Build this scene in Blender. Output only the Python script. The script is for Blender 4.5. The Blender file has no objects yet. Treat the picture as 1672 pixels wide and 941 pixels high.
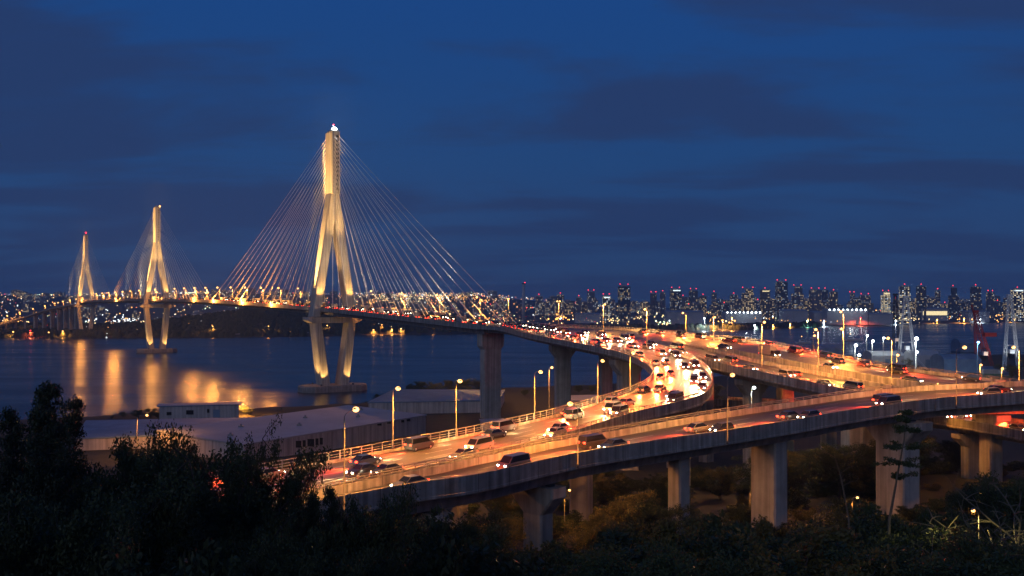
import bpy, bmesh, math, random
import numpy as np
from mathutils import Vector, Matrix, noise

SC = bpy.context.scene
COL = SC.collection
R = math.radians
rng = random.Random(7)
nrg = np.random.default_rng(11)

# ------------------------------------------------------------------ camera
F, HX, HY, CZ = 1606.0, 836.0, 494.0, 55.0     # focal length and horizon of the photograph
def U(px, py, h):
    """world point that lies h metres below eye level on the ray of a photo pixel"""
    Y = F * h / (py - HY)
    return Vector(((px - HX) * Y / F, Y, CZ - h))
def UD(px, py, d):
    """world point at depth d on the ray of a photo pixel"""
    return Vector(((px - HX) * d / F, d, CZ - (py - HY) * d / F))

cam = bpy.data.cameras.new('camera')
cam_o = bpy.data.objects.new('camera', cam)
COL.objects.link(cam_o)
cam_o.location = (0, 0, CZ)
cam_o.rotation_euler = (R(90), 0, 0)
cam.sensor_width = 36
cam.lens = 36 * F / 1672
cam.shift_y = (HY - 470.5) / 1672
cam.clip_start = 0.5
cam.clip_end = 60000
SC.camera = cam_o

# ------------------------------------------------------------------ helpers
def link(o, parent=None):
    COL.objects.link(o)
    if parent is not None:
        o.parent = parent
    return o

def tag(o, label=None, cat=None, group=None, kind=None):
    if label: o['label'] = label
    if cat: o['category'] = cat
    if group: o['group'] = group
    if kind: o['kind'] = kind
    return o

def empty(name, loc=(0, 0, 0), rz=0.0):
    o = bpy.data.objects.new(name, None)
    COL.objects.link(o)
    o.location = loc
    o.rotation_euler = (0, 0, rz)
    o.empty_display_size = 0.5
    return o

def copy_tree(o, parent=None):
    c = o.copy()
    COL.objects.link(c)
    if parent is not None:
        c.parent = parent
    for ch in list(o.children):
        copy_tree(ch, c)
    return c

class MB:
    """collects faces for ONE mesh object"""
    def __init__(s):
        s.v, s.f, s.m, s.uv = [], [], [], None
    def add(s, vs, fs, mi=0):
        b = len(s.v)
        s.v += [tuple(p) for p in vs]
        s.f += [tuple(i + b for i in f) for f in fs]
        s.m += [mi] * len(fs)
    def box(s, c, d, mi=0, rz=0.0, taper=1.0):
        x, y, z = d[0] / 2, d[1] / 2, d[2] / 2
        t = taper
        vs = [(-x, -y, -z), (x, -y, -z), (x, y, -z), (-x, y, -z), (-x * t, -y * t, z), (x * t, -y * t, z), (x * t, y * t, z), (-x * t, y * t, z)]
        ca, sa = math.cos(rz), math.sin(rz)
        vs = [(c[0] + a * ca - b * sa, c[1] + a * sa + b * ca, c[2] + q) for a, b, q in vs]
        s.add(vs, [(3, 2, 1, 0), (4, 5, 6, 7), (0, 1, 5, 4), (1, 2, 6, 5), (2, 3, 7, 6), (3, 0, 4, 7)], mi)
    def hexa(s, bot, top, mi=0):
        s.add(list(bot) + list(top), [(3, 2, 1, 0), (4, 5, 6, 7), (0, 1, 5, 4), (1, 2, 6, 5), (2, 3, 7, 6), (3, 0, 4, 7)], mi)
    def tube(s, pts, rads, n=8, mi=0, cap=True):
        pts = [Vector(p) for p in pts]
        if not hasattr(rads, '__len__'):
            rads = [rads] * len(pts)
        b = len(s.v)
        for i, p in enumerate(pts):
            t = (pts[min(i + 1, len(pts) - 1)] - pts[max(i - 1, 0)])
            if t.length < 1e-9: t = Vector((0, 0, 1))
            t.normalize()
            a = t.cross(Vector((0, 0, 1)) if abs(t.z) < 0.95 else Vector((1, 0, 0))).normalized()
            c = t.cross(a)
            for k in range(n):
                w = 2 * math.pi * k / n
                s.v.append(tuple(p + (a * math.cos(w) + c * math.sin(w)) * rads[i]))
        for i in range(len(pts) - 1):
            for k in range(n):
                k2 = (k + 1) % n
                s.f.append((b + i * n + k, b + i * n + k2, b + (i + 1) * n + k2, b + (i + 1) * n + k)); s.m.append(mi)
        if cap:
            s.f.append(tuple(b + k for k in range(n))); s.m.append(mi)
            s.f.append(tuple(b + (len(pts) - 1) * n + k for k in reversed(range(n)))); s.m.append(mi)
    def ball(s, c, r, mi=0, n=8, m=5):
        rx, ry, rz = r if hasattr(r, '__len__') else (r, r, r)
        vs = [(c[0], c[1], c[2] - rz)]
        for i in range(1, m):
            a = math.pi * i / m - math.pi / 2
            for k in range(n):
                w = 2 * math.pi * k / n
                vs.append((c[0] + rx * math.cos(a) * math.cos(w), c[1] + ry * math.cos(a) * math.sin(w), c[2] + rz * math.sin(a)))
        vs.append((c[0], c[1], c[2] + rz))
        fs = []
        for k in range(n):
            fs.append((0, 1 + (k + 1) % n, 1 + k))
            fs.append((len(vs) - 1, 1 + (m - 2) * n + k, 1 + (m - 2) * n + (k + 1) % n))
        for i in range(m - 2):
            for k in range(n):
                a, b = 1 + i * n + k, 1 + i * n + (k + 1) % n
                fs.append((a, b, b + n, a + n))
        s.add(vs, fs, mi)
    def sweep(s, rows, closed=True, mi=0, caps=True):
        """rows: list of equal-length lists of points (one cross-section per station)"""
        n = len(rows[0])
        b = len(s.v)
        for r in rows:
            s.v += [tuple(p) for p in r]
        m = n if closed else n - 1
        for i in range(len(rows) - 1):
            for k in range(m):
                k2 = (k + 1) % n
                s.f.append((b + i * n + k, b + i * n + k2, b + (i + 1) * n + k2, b + (i + 1) * n + k)); s.m.append(mi)
        if closed and caps:
            s.f.append(tuple(b + k for k in reversed(range(n)))); s.m.append(mi)
            s.f.append(tuple(b + (len(rows) - 1) * n + k for k in range(n))); s.m.append(mi)
    def mesh(s, name, mats, smooth=False):
        me = bpy.data.meshes.new(name)
        me.from_pydata(s.v, [], s.f)
        for m in (mats if isinstance(mats, (list, tuple)) else [mats]):
            me.materials.append(m)
        if any(s.m):
            me.polygons.foreach_set('material_index', s.m)
        if smooth:
            me.polygons.foreach_set('use_smooth', [True] * len(me.polygons))
        me.update()
        return me
    def build(s, name, mats, parent=None, smooth=False, fix=True):
        me = s.mesh(name, mats, smooth)
        if fix:
            bm = bmesh.new(); bm.from_mesh(me)
            bmesh.ops.recalc_face_normals(bm, faces=bm.faces)
            bm.to_mesh(me); bm.free()
        o = bpy.data.objects.new(name, me)
        return link(o, parent)

def np_mesh(name, verts, quads, mats, mi=None):
    """fast mesh of quads from numpy arrays"""
    me = bpy.data.meshes.new(name)
    nv, nf = len(verts), len(quads)
    me.vertices.add(nv); me.vertices.foreach_set('co', np.asarray(verts, np.float32).ravel())
    me.loops.add(nf * 4); me.loops.foreach_set('vertex_index', np.asarray(quads, np.int32).ravel())
    me.polygons.add(nf)
    me.polygons.foreach_set('loop_start', np.arange(0, nf * 4, 4, dtype=np.int32))
    me.polygons.foreach_set('loop_total', np.full(nf, 4, np.int32))
    for m in (mats if isinstance(mats, (list, tuple)) else [mats]):
        me.materials.append(m)
    if mi is not None:
        me.polygons.foreach_set('material_index', np.asarray(mi, np.int32))
    me.update(calc_edges=True)
    return me

def lerp_table(t, x):
    if x <= t[0][0]: return t[0][1]
    for (a, va), (b, vb) in zip(t, t[1:]):
        if x <= b:
            return va + (vb - va) * (x - a) / (b - a)
    return t[-1][1]

def smooth_table(t, x):
    if x <= t[0][0]: return t[0][1]
    if x >= t[-1][0]: return t[-1][1]
    for i in range(len(t) - 1):
        if x <= t[i + 1][0]:
            x0, y0 = t[i]; x1, y1 = t[i + 1]
            m = (y1 - y0) / (x1 - x0)
            m0 = m if i == 0 else (y1 - t[i - 1][1]) / (x1 - t[i - 1][0])
            m1 = m if i + 2 >= len(t) else (t[i + 2][1] - y0) / (t[i + 2][0] - x0)
            d = x1 - x0; u = (x - x0) / d
            return ((2*u**3 - 3*u**2 + 1) * y0 + (u**3 - 2*u**2 + u) * d * m0 + (-2*u**3 + 3*u**2) * y1 + (u**3 - u**2) * d * m1)

def catmull(pts, step):
    """resample a list of N-vectors (tuples) with centripetal-ish Catmull-Rom, about `step` apart in the first 2 comps"""
    out = []
    n = len(pts)
    for i in range(n - 1):
        p0, p1, p2, p3 = pts[max(i - 1, 0)], pts[i], pts[i + 1], pts[min(i + 2, n - 1)]
        d = math.dist(p1[:3], p2[:3])
        k = max(1, int(round(d / step)))
        d01 = max(math.dist(p0[:3], p1[:3]), 1e-6); d23 = max(math.dist(p2[:3], p3[:3]), 1e-6)
        m1 = [(b - a) / (d01 + d) * d if i > 0 else (b - c) for a, b, c in zip(p0, p2, p1)]
        m2 = [(b - a) / (d + d23) * d if i + 2 < n else (b - a) for a, b in zip(p1, p3)]
        for j in range(k):
            u = j / k
            a, b, c, e = 2*u**3 - 3*u**2 + 1, u**3 - 2*u**2 + u, -2*u**3 + 3*u**2, u**3 - u**2
            out.append(tuple(a*x + b*y + c*z + e*w for x, y, z, w in zip(p1, m1, p2, m2)))
    out.append(tuple(pts[-1]))
    return out

# ------------------------------------------------------------------ materials
def nodes_of(m):
    return m.node_tree.nodes, m.node_tree.links

def pmat(name, col, rough=0.8, metal=0.0, var=0.0, scale=1.0, bump=0.0, coord='Object', spec=0.5, streak=False, objvar=0.0):
    m = bpy.data.materials.new(name); m.use_nodes = True
    N, L = nodes_of(m)
    b = N['Principled BSDF']
    b.inputs['Base Color'].default_value = (*col, 1)
    b.inputs['Roughness'].default_value = rough
    b.inputs['Metallic'].default_value = metal
    b.inputs['Specular IOR Level'].default_value = spec
    out = None
    if var or bump or objvar or streak:
        tc = N.new('ShaderNodeTexCoord')
        mp = N.new('ShaderNodeMapping')
        mp.inputs['Scale'].default_value = (scale, scale, scale)
        L.new(tc.outputs[coord], mp.inputs[0])
        no = N.new('ShaderNodeTexNoise')
        no.inputs['Scale'].default_value = 1.0; no.inputs['Detail'].default_value = 6; no.inputs['Roughness'].default_value = 0.65
        L.new(mp.outputs[0], no.inputs[0])
        mr = N.new('ShaderNodeMapRange')
        mr.inputs['From Min'].default_value = 0.25; mr.inputs['From Max'].default_value = 0.75
        mr.inputs['To Min'].default_value = 1 - var; mr.inputs['To Max'].default_value = 1 + var
        L.new(no.outputs['Fac'], mr.inputs['Value'])
        fac = mr.outputs[0]
        if streak:
            mp2 = N.new('ShaderNodeMapping'); mp2.inputs['Scale'].default_value = (0.9, 0.9, 0.035)
            L.new(tc.outputs[coord], mp2.inputs[0])
            n2 = N.new('ShaderNodeTexNoise'); n2.inputs['Scale'].default_value = 1.0; n2.inputs['Detail'].default_value = 5
            L.new(mp2.outputs[0], n2.inputs[0])
            r2 = N.new('ShaderNodeMapRange'); r2.inputs['From Min'].default_value = 0.35; r2.inputs['From Max'].default_value = 0.62
            r2.inputs['To Min'].default_value = 0.62; r2.inputs['To Max'].default_value = 1.05
            L.new(n2.outputs['Fac'], r2.inputs['Value'])
            mu = N.new('ShaderNodeMath'); mu.operation = 'MULTIPLY'
            L.new(fac, mu.inputs[0]); L.new(r2.outputs[0], mu.inputs[1]); fac = mu.outputs[0]
        if objvar:
            oi = N.new('ShaderNodeObjectInfo')
            r3 = N.new('ShaderNodeMapRange'); r3.inputs['To Min'].default_value = 1 - objvar; r3.inputs['To Max'].default_value = 1 + objvar
            L.new(oi.outputs['Random'], r3.inputs['Value'])
            mu = N.new('ShaderNodeMath'); mu.operation = 'MULTIPLY'
            L.new(fac, mu.inputs[0]); L.new(r3.outputs[0], mu.inputs[1]); fac = mu.outputs[0]
        mix = N.new('ShaderNodeVectorMath'); mix.operation = 'SCALE'
        mix.inputs[0].default_value = col
        L.new(fac, mix.inputs['Scale'])
        L.new(mix.outputs[0], b.inputs['Base Color'])
        if bump:
            bp = N.new('ShaderNodeBump'); bp.inputs['Strength'].default_value = bump; bp.inputs['Distance'].default_value = 0.05
            L.new(no.outputs['Fac'], bp.inputs['Height']); L.new(bp.outputs[0], b.inputs['Normal'])
    return m

def emat(name, col, strength, sample=False):
    m = bpy.data.materials.new(name); m.use_nodes = True
    N, L = nodes_of(m)
    b = N['Principled BSDF']
    b.inputs['Base Color'].default_value = (0.02, 0.02, 0.02, 1)
    b.inputs['Emission Color'].default_value = (*col, 1)
    b.inputs['Emission Strength'].default_value = strength
    m.cycles.emission_sampling = 'AUTO' if sample else 'NONE'
    return m

SOD = (1.0, 0.36, 0.055)        # sodium street light
M = {}
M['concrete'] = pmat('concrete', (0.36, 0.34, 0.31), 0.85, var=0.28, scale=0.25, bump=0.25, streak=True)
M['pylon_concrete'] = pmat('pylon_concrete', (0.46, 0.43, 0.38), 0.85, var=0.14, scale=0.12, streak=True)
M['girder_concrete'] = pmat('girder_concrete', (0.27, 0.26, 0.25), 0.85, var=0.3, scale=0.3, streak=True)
M['steel'] = pmat('galvanised_steel', (0.25, 0.25, 0.25), 0.5, 0.4, var=0.15, scale=2)
M['pole'] = pmat('lamp_pole_paint', (0.12, 0.115, 0.11), 0.6, var=0.2, scale=2)
M['rail_steel'] = pmat('painted_rail', (0.26, 0.25, 0.23), 0.5, 0.2, var=0.15, scale=2)
M['cable'] = pmat('cable_sheath', (0.78, 0.76, 0.72), 0.45)
M['dark_metal'] = pmat('dark_metal', (0.05, 0.05, 0.055), 0.6, var=0.3, scale=2)
M['red_paint'] = pmat('red_crane_paint', (0.30, 0.035, 0.03), 0.6, var=0.25, scale=0.5)
M['white_paint'] = pmat('white_crane_paint', (0.7, 0.7, 0.7), 0.5, var=0.15, scale=0.4)
M['lens'] = emat('sodium_lens', (1.0, 0.46, 0.12), 6)
M['lens_white'] = emat('white_lens', (0.85, 0.95, 1.0), 20)
M['lens_blue'] = emat('blue_lens', (0.15, 0.5, 1.0), 14)
M['lens_red'] = emat('red_beacon', (1.0, 0.03, 0.05), 4.5)
M['ground'] = pmat('soil', (0.018, 0.020, 0.012), 0.95, var=0.5, scale=0.2)
M['roof'] = pmat('grey_roof', (0.33, 0.34, 0.38), 0.7, var=0.2, scale=0.08)
M['roof_blue'] = pmat('blue_grey_roof', (0.15, 0.23, 0.32), 0.6, var=0.3, scale=0.15)
M['wall'] = pmat('plaster_wall', (0.48, 0.44, 0.42), 0.9, var=0.12, scale=0.3, streak=True)
M['window_dark'] = pmat('dark_glass', (0.02, 0.022, 0.025), 0.15)
M['bark'] = pmat('bark', (0.05, 0.042, 0.035), 0.95, var=0.4, scale=4)
M['bark_pale'] = pmat('pale_bark', (0.13, 0.12, 0.09), 0.9, var=0.3, scale=4)
M['tyre'] = pmat('tyre_rubber', (0.02, 0.02, 0.02), 0.8)
M['rim'] = pmat('wheel_rim', (0.45, 0.45, 0.47), 0.35, 0.8)
M['glass'] = pmat('car_glass', (0.01, 0.012, 0.015), 0.06)
M['head'] = emat('headlamp', (1.0, 0.84, 0.60), 46)
M['tail'] = emat('tail_lamp', (1.0, 0.035, 0.012), 13)
M['rubble'] = pmat('rubble', (0.25, 0.24, 0.23), 0.9, var=0.4, scale=0.6)

def asphalt():
    """dark asphalt, worn wheel tracks and white lane lines laid out by the UV map (metres across, metres along)"""
    m = bpy.data.materials.new('asphalt'); m.use_nodes = True
    N, L = nodes_of(m); b = N['Principled BSDF']
    uv = N.new('ShaderNodeUVMap'); uv.uv_map = 'UVMap'
    sp = N.new('ShaderNodeSeparateXYZ'); L.new(uv.outputs[0], sp.inputs[0])
    def math_(op, a, c=None):
        n = N.new('ShaderNodeMath'); n.operation = op
        for i, x in enumerate((a, c)):
            if x is None: continue
            if isinstance(x, (int, float)): n.inputs[i].default_value = x
            else: L.new(x, n.inputs[i])
        return n.outputs[0]
    lanes = math_('DIVIDE', sp.outputs[0], 3.6)
    fr = math_('FRACT', math_('ADD', lanes, 0.5))
    line = math_('LESS_THAN', math_('ABSOLUTE', math_('SUBTRACT', fr, 0.5)), 0.022)
    dash = math_('LESS_THAN', math_('FRACT', math_('DIVIDE', sp.outputs[1], 10.0)), 0.55)
    mask = math_('MULTIPLY', line, dash)
    tc = N.new('ShaderNodeTexCoord')
    n1 = N.new('ShaderNodeTexNoise'); n1.inputs['Scale'].default_value = 0.35; n1.inputs['Detail'].default_value = 8
    L.new(tc.outputs['Object'], n1.inputs[0])
    mp = N.new('ShaderNodeMapping'); mp.inputs['Scale'].default_value = (1.1, 0.02, 1)
    L.new(uv.outputs[0], mp.inputs[0])
    n2 = N.new('ShaderNodeTexNoise'); n2.inputs['Scale'].default_value = 1.0; n2.inputs['Detail'].default_value = 4
    L.new(mp.outputs[0], n2.inputs[0])
    s = math_('ADD', math_('MULTIPLY', n1.outputs['Fac'], 0.035), math_('MULTIPLY', n2.outputs['Fac'], 0.085))
    cr = N.new('ShaderNodeCombineXYZ')
    L.new(math_('MULTIPLY', s, 1.02), cr.inputs[0]); L.new(s, cr.inputs[1]); L.new(math_('MULTIPLY', s, 0.97), cr.inputs[2])
    mx = N.new('ShaderNodeMix'); mx.data_type = 'RGBA'
    L.new(mask, mx.inputs[0]); L.new(cr.outputs[0], mx.inputs[6]); mx.inputs[7].default_value = (0.55, 0.55, 0.52, 1)
    L.new(mx.outputs[2], b.inputs['Base Color'])
    rr = N.new('ShaderNodeMapRange'); rr.inputs['To Min'].default_value = 0.30; rr.inputs['To Max'].default_value = 0.55
    L.new(n2.outputs['Fac'], rr.inputs['Value']); L.new(rr.outputs[0], b.inputs['Roughness'])
    bp = N.new('ShaderNodeBump'); bp.inputs['Strength'].default_value = 0.1; bp.inputs['Distance'].default_value = 0.02
    n3 = N.new('ShaderNodeTexNoise'); n3.inputs['Scale'].default_value = 6.0
    L.new(tc.outputs['Object'], n3.inputs[0]); L.new(n3.outputs['Fac'], bp.inputs['Height']); L.new(bp.outputs[0], b.inputs['Normal'])
    return m
M['asphalt'] = asphalt()
def parapet_mat():
    """cast wall panels: joints every 5 m along the UV map, rain streaks under them"""
    m = pmat('parapet_concrete', (0.36, 0.34, 0.31), 0.85, var=0.3, scale=0.5, bump=0.25, streak=True)
    N, L = nodes_of(m); b = N['Principled BSDF']; src = b.inputs['Base Color'].links[0].from_socket
    uv = N.new('ShaderNodeUVMap'); uv.uv_map = 'UVMap'; sp = N.new('ShaderNodeSeparateXYZ'); L.new(uv.outputs[0], sp.inputs[0])
    def mt(op, a, c):
        n = N.new('ShaderNodeMath'); n.operation = op
        for i, x in enumerate((a, c)):
            if isinstance(x, (int, float)): n.inputs[i].default_value = x
            else: L.new(x, n.inputs[i])
        return n.outputs[0]
    f = mt('FRACT', mt('DIVIDE', sp.outputs[0], 5.0), 0)
    joint = mt('LESS_THAN', f, 0.016)
    mp = N.new('ShaderNodeMapping'); mp.inputs['Scale'].default_value = (1.3, 0.05, 1); L.new(uv.outputs[0], mp.inputs[0])
    n = N.new('ShaderNodeTexNoise'); n.inputs['Scale'].default_value = 1; n.inputs['Detail'].default_value = 6; L.new(mp.outputs[0], n.inputs[0])
    r = N.new('ShaderNodeMapRange'); r.inputs['From Min'].default_value = .35; r.inputs['From Max'].default_value = .7; r.inputs['To Min'].default_value = .55; r.inputs['To Max'].default_value = 1.15
    L.new(n.outputs['Fac'], r.inputs['Value'])
    k = mt('MULTIPLY', r.outputs[0], mt('SUBTRACT', 1.0, mt('MULTIPLY', joint, 0.75)))
    sc = N.new('ShaderNodeVectorMath'); sc.operation = 'SCALE'; L.new(src, sc.inputs[0]); L.new(k, sc.inputs['Scale']); L.new(sc.outputs[0], b.inputs['Base Color'])
    return m
M['parapet'] = parapet_mat()

def leaf_mat(name, col, col2, trans=0.25):
    m = bpy.data.materials.new(name); m.use_nodes = True
    N, L = nodes_of(m); b = N['Principled BSDF']
    tc = N.new('ShaderNodeTexCoord'); no = N.new('ShaderNodeTexNoise')
    no.inputs['Scale'].default_value = 0.9; no.inputs['Detail'].default_value = 4
    L.new(tc.outputs['Object'], no.inputs[0])
    mx = N.new('ShaderNodeMix'); mx.data_type = 'RGBA'
    mr = N.new('ShaderNodeMapRange'); mr.inputs['From Min'].default_value = 0.35; mr.inputs['From Max'].default_value = 0.65
    L.new(no.outputs['Fac'], mr.inputs['Value']); L.new(mr.outputs[0], mx.inputs[0])
    mx.inputs[6].default_value = (*col, 1); mx.inputs[7].default_value = (*col2, 1)
    L.new(mx.outputs[2], b.inputs['Base Color'])
    b.inputs['Roughness'].default_value = 0.55
    b.inputs['Specular IOR Level'].default_value = 0.3
    tr = N.new('ShaderNodeBsdfTranslucent'); L.new(mx.outputs[2], tr.inputs[0])
    ms = N.new('ShaderNodeMixShader'); ms.inputs[0].default_value = trans
    L.new(b.outputs[0], ms.inputs[1]); L.new(tr.outputs[0], ms.inputs[2])
    L.new(ms.outputs[0], N['Material Output'].inputs['Surface'])
    return m
M['leaf_dark'] = leaf_mat('dark_leaves', (0.035, 0.055, 0.028), (0.055, 0.075, 0.03))
M['leaf_olive_lit'] = leaf_mat('olive_leaves_lit', (0.09, 0.09, 0.03), (0.18, 0.15, 0.04))  # olive foliage; the brighter gold tone stands in for lamplight on the shrubs
M['leaf_mid'] = leaf_mat('green_leaves', (0.05, 0.08, 0.03), (0.085, 0.11, 0.04))
M['needle'] = leaf_mat('needles', (0.025, 0.042, 0.028), (0.04, 0.06, 0.03))

def water_mat():
    m = bpy.data.materials.new('water'); m.use_nodes = True
    N, L = nodes_of(m); b = N['Principled BSDF']
    b.inputs['Base Color'].default_value = (0.004, 0.014, 0.030, 1)
    b.inputs['Roughness'].default_value = 0.10
    b.inputs['IOR'].default_value = 1.33
    tc = N.new('ShaderNodeTexCoord')
    def wave(sx, sy, det):
        mp = N.new('ShaderNodeMapping'); mp.inputs['Scale'].default_value = (sx, sy, 1)
        L.new(tc.outputs['Object'], mp.inputs[0])
        n = N.new('ShaderNodeTexNoise'); n.inputs['Scale'].default_value = 1; n.inputs['Detail'].default_value = det
        L.new(mp.outputs[0], n.inputs[0]); return n.outputs['Fac']
    a = N.new('ShaderNodeMath'); a.operation = 'MULTIPLY_ADD'
    L.new(wave(0.10, 0.42, 6), a.inputs[0]); a.inputs[1].default_value = 0.7; L.new(wave(0.02, 0.045, 3), a.inputs[2])
    bp = N.new('ShaderNodeBump'); bp.inputs['Strength'].default_value = 0.8; bp.inputs['Distance'].default_value = 0.8
    L.new(a.outputs[0], bp.inputs['Height']); L.new(bp.outputs[0], b.inputs['Normal'])
    # calm and ruffled patches
    r = N.new('ShaderNodeMapRange'); r.inputs['From Min'].default_value = 0.4; r.inputs['From Max'].default_value = 0.62
    r.inputs['To Min'].default_value = 0.15; r.inputs['To Max'].default_value = 0.26
    L.new(wave(0.006, 0.016, 3), r.inputs['Value']); L.new(r.outputs[0], b.inputs['Roughness'])
    return m
M['water'] = water_mat()

def building_mat(name, wall, lit, warm, strength, cw=3.6, ch=3.4, cool=(0.8, 0.92, 1.0), warmc=(1.0, 0.72, 0.36)):
    """facade with a grid of windows; a random share of them is lit"""
    m = bpy.data.materials.new(name); m.use_nodes = True
    N, L = nodes_of(m); b = N['Principled BSDF']
    b.inputs['Roughness'].default_value = 0.7
    tc = N.new('ShaderNodeTexCoord'); sp = N.new('ShaderNodeSeparateXYZ'); L.new(tc.outputs['Object'], sp.inputs[0])
    oi = N.new('ShaderNodeObjectInfo')
    def mt(op, a, c=None):
        n = N.new('ShaderNodeMath'); n.operation = op
        for i, x in enumerate((a, c)):
            if x is None: continue
            if isinstance(x, (int, float)): n.inputs[i].default_value = x
            else: L.new(x, n.inputs[i])
        return n.outputs[0]
    u = mt('DIVIDE', mt('ADD', sp.outputs[0], mt('MULTIPLY', sp.outputs[1], 1.0)), cw)
    w = mt('DIVIDE', sp.outputs[2], ch)
    fu, fw = mt('FRACT', u), mt('FRACT', w)
    inu = mt('MULTIPLY', mt('GREATER_THAN', fu, 0.18), mt('LESS_THAN', fu, 0.84))
    inw = mt('MULTIPLY', mt('GREATER_THAN', fw, 0.22), mt('LESS_THAN', fw, 0.80))
    pane = mt('MULTIPLY', inu, inw)
    cb = N.new('ShaderNodeCombineXYZ')
    L.new(mt('FLOOR', u), cb.inputs[0]); L.new(mt('FLOOR', w), cb.inputs[1]); L.new(mt('MULTIPLY', oi.outputs['Random'], 97.0), cb.inputs[2])
    wn = N.new('ShaderNodeTexWhiteNoise'); wn.noise_dimensions = '3D'; L.new(cb.outputs[0], wn.inputs[0])
    sc = N.new('ShaderNodeSeparateXYZ'); L.new(wn.outputs['Color'], sc.inputs[0])
    # each building has its own share of lit windows
    share = mt('MULTIPLY', mt('ADD', oi.outputs['Random'], 0.35), lit)
    on = mt('MULTIPLY', mt('LESS_THAN', sc.outputs[0], share), pane)
    mx = N.new('ShaderNodeMix'); mx.data_type = 'RGBA'
    L.new(mt('LESS_THAN', sc.outputs[1], warm), mx.inputs[0])
    mx.inputs[6].default_value = (*cool, 1); mx.inputs[7].default_value = (*warmc, 1)
    L.new(mx.outputs[2], b.inputs['Emission Color'])
    L.new(mt('MULTIPLY', on, mt('MULTIPLY', mt('ADD', sc.outputs[2], 0.3), strength)), b.inputs['Emission Strength'])
    m2 = N.new('ShaderNodeMix'); m2.data_type = 'RGBA'
    L.new(pane, m2.inputs[0]); m2.inputs[6].default_value = (*wall, 1); m2.inputs[7].default_value = (0.03, 0.035, 0.045, 1)
    L.new(m2.outputs[2], b.inputs['Base Color'])
    m.cycles.emission_sampling = 'NONE'
    return m

# ------------------------------------------------------------------ world, sun, render settings
def make_world():
    w = bpy.data.worlds.new('World'); SC.world = w; w.use_nodes = True
    N, L = w.node_tree.nodes, w.node_tree.links
    bg = N['Background']
    sky = N.new('ShaderNodeTexSky'); sky.sky_type = 'NISHITA'; sky.sun_disc = False
    sky.sun_elevation = R(-2.0); sky.sun_rotation = R(200); sky.ozone_density = 6; sky.air_density = 1.0
    tc = N.new('ShaderNodeTexCoord'); sp = N.new('ShaderNodeSeparateXYZ'); L.new(tc.outputs['Generated'], sp.inputs[0])
    ramp = N.new('ShaderNodeValToRGB'); L.new(sp.outputs[2], ramp.inputs[0])
    cr = ramp.color_ramp
    cr.elements[0].position = 0.0; cr.elements[0].color = (0.024, 0.060, 0.160, 1)
    cr.elements[1].position = 1.0; cr.elements[1].color = (0.006, 0.035, 0.15, 1)
    for p, c in ((0.06, (0.020, 0.061, 0.175)), (0.14, (0.0135, 0.065, 0.205)), (0.30, (0.008, 0.062, 0.240))):
        e = cr.elements.new(p); e.color = (*c, 1)
    # dusk cloud banks: flat, stretched along the horizon
    dv = N.new('ShaderNodeMath'); dv.operation = 'ADD'; L.new(sp.outputs[2], dv.inputs[0]); dv.inputs[1].default_value = 0.10
    px = N.new('ShaderNodeMath'); px.operation = 'DIVIDE'; L.new(sp.outputs[0], px.inputs[0]); L.new(dv.outputs[0], px.inputs[1])
    py = N.new('ShaderNodeMath'); py.operation = 'DIVIDE'; L.new(sp.outputs[1], py.inputs[0]); L.new(dv.outputs[0], py.inputs[1])
    cb = N.new('ShaderNodeCombineXYZ'); L.new(px.outputs[0], cb.inputs[0]); L.new(py.outputs[0], cb.inputs[1])
    mp = N.new('ShaderNodeMapping'); mp.inputs['Scale'].default_value = (0.50, 0.95, 1); mp.inputs['Location'].default_value = CLOUD_LOC
    L.new(cb.outputs[0], mp.inputs[0])
    n1 = N.new('ShaderNodeTexNoise'); n1.inputs['Scale'].default_value = 1.0; n1.inputs['Detail'].default_value = 9; n1.inputs['Roughness'].default_value = 0.58
    n1.inputs['Distortion'].default_value = 0.4
    L.new(mp.outputs[0], n1.inputs[0])
    mr = N.new('ShaderNodeMapRange'); mr.interpolation_type = 'SMOOTHSTEP'
    mr.inputs['From Min'].default_value = 0.42; mr.inputs['From Max'].default_value = 0.57; mr.inputs['To Max'].default_value = 0.92; mr.inputs['To Min'].default_value = 0.18
    L.new(n1.outputs['Fac'], mr.inputs['Value'])
    cl = N.new('ShaderNodeMix'); cl.data_type = 'RGBA'
    L.new(mr.outputs[0], cl.inputs[0]); L.new(ramp.outputs[0], cl.inputs[6]); cl.inputs[7].default_value = (0.0185, 0.043, 0.130, 1)
    # Nishita twilight adds its own faint scatter
    ad = N.new('ShaderNodeVectorMath'); ad.operation = 'MULTIPLY_ADD'
    L.new(sky.outputs[0], ad.inputs[0]); ad.inputs[1].default_value = (0.05, 0.05, 0.05); L.new(cl.outputs[2], ad.inputs[2])
    L.new(ad.outputs[0], bg.inputs['Color'])
    bg.inputs['Strength'].default_value = 1.0
CLOUD_LOC = (12.5, 1.72, 0)
make_world()
sun = bpy.data.lights.new('dusk_sun', 'SUN'); sun.energy = 0.32; sun.angle = R(35); sun.color = (0.86, 0.84, 1.0)
sun_o = bpy.data.objects.new('dusk_sun', sun); COL.objects.link(sun_o); sun_o.rotation_euler = (R(70), 0, R(-24))

vs = SC.view_settings
vs.view_transform = 'Standard'; vs.look = 'None'; vs.exposure = 0.0; vs.gamma = 1.0; vs.use_curve_mapping = False
cy = SC.cycles
cy.use_denoising = True
cy.use_light_tree = True
cy.max_bounces = 5; cy.diffuse_bounces = 2; cy.glossy_bounces = 3; cy.transmission_bounces = 2; cy.transparent_max_bounces = 4
cy.volume_bounces = 0
cy.sample_clamp_indirect = 3.0
cy.sample_clamp_direct = 0.0
cy.caustics_reflective = False; cy.caustics_refractive = False

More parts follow.
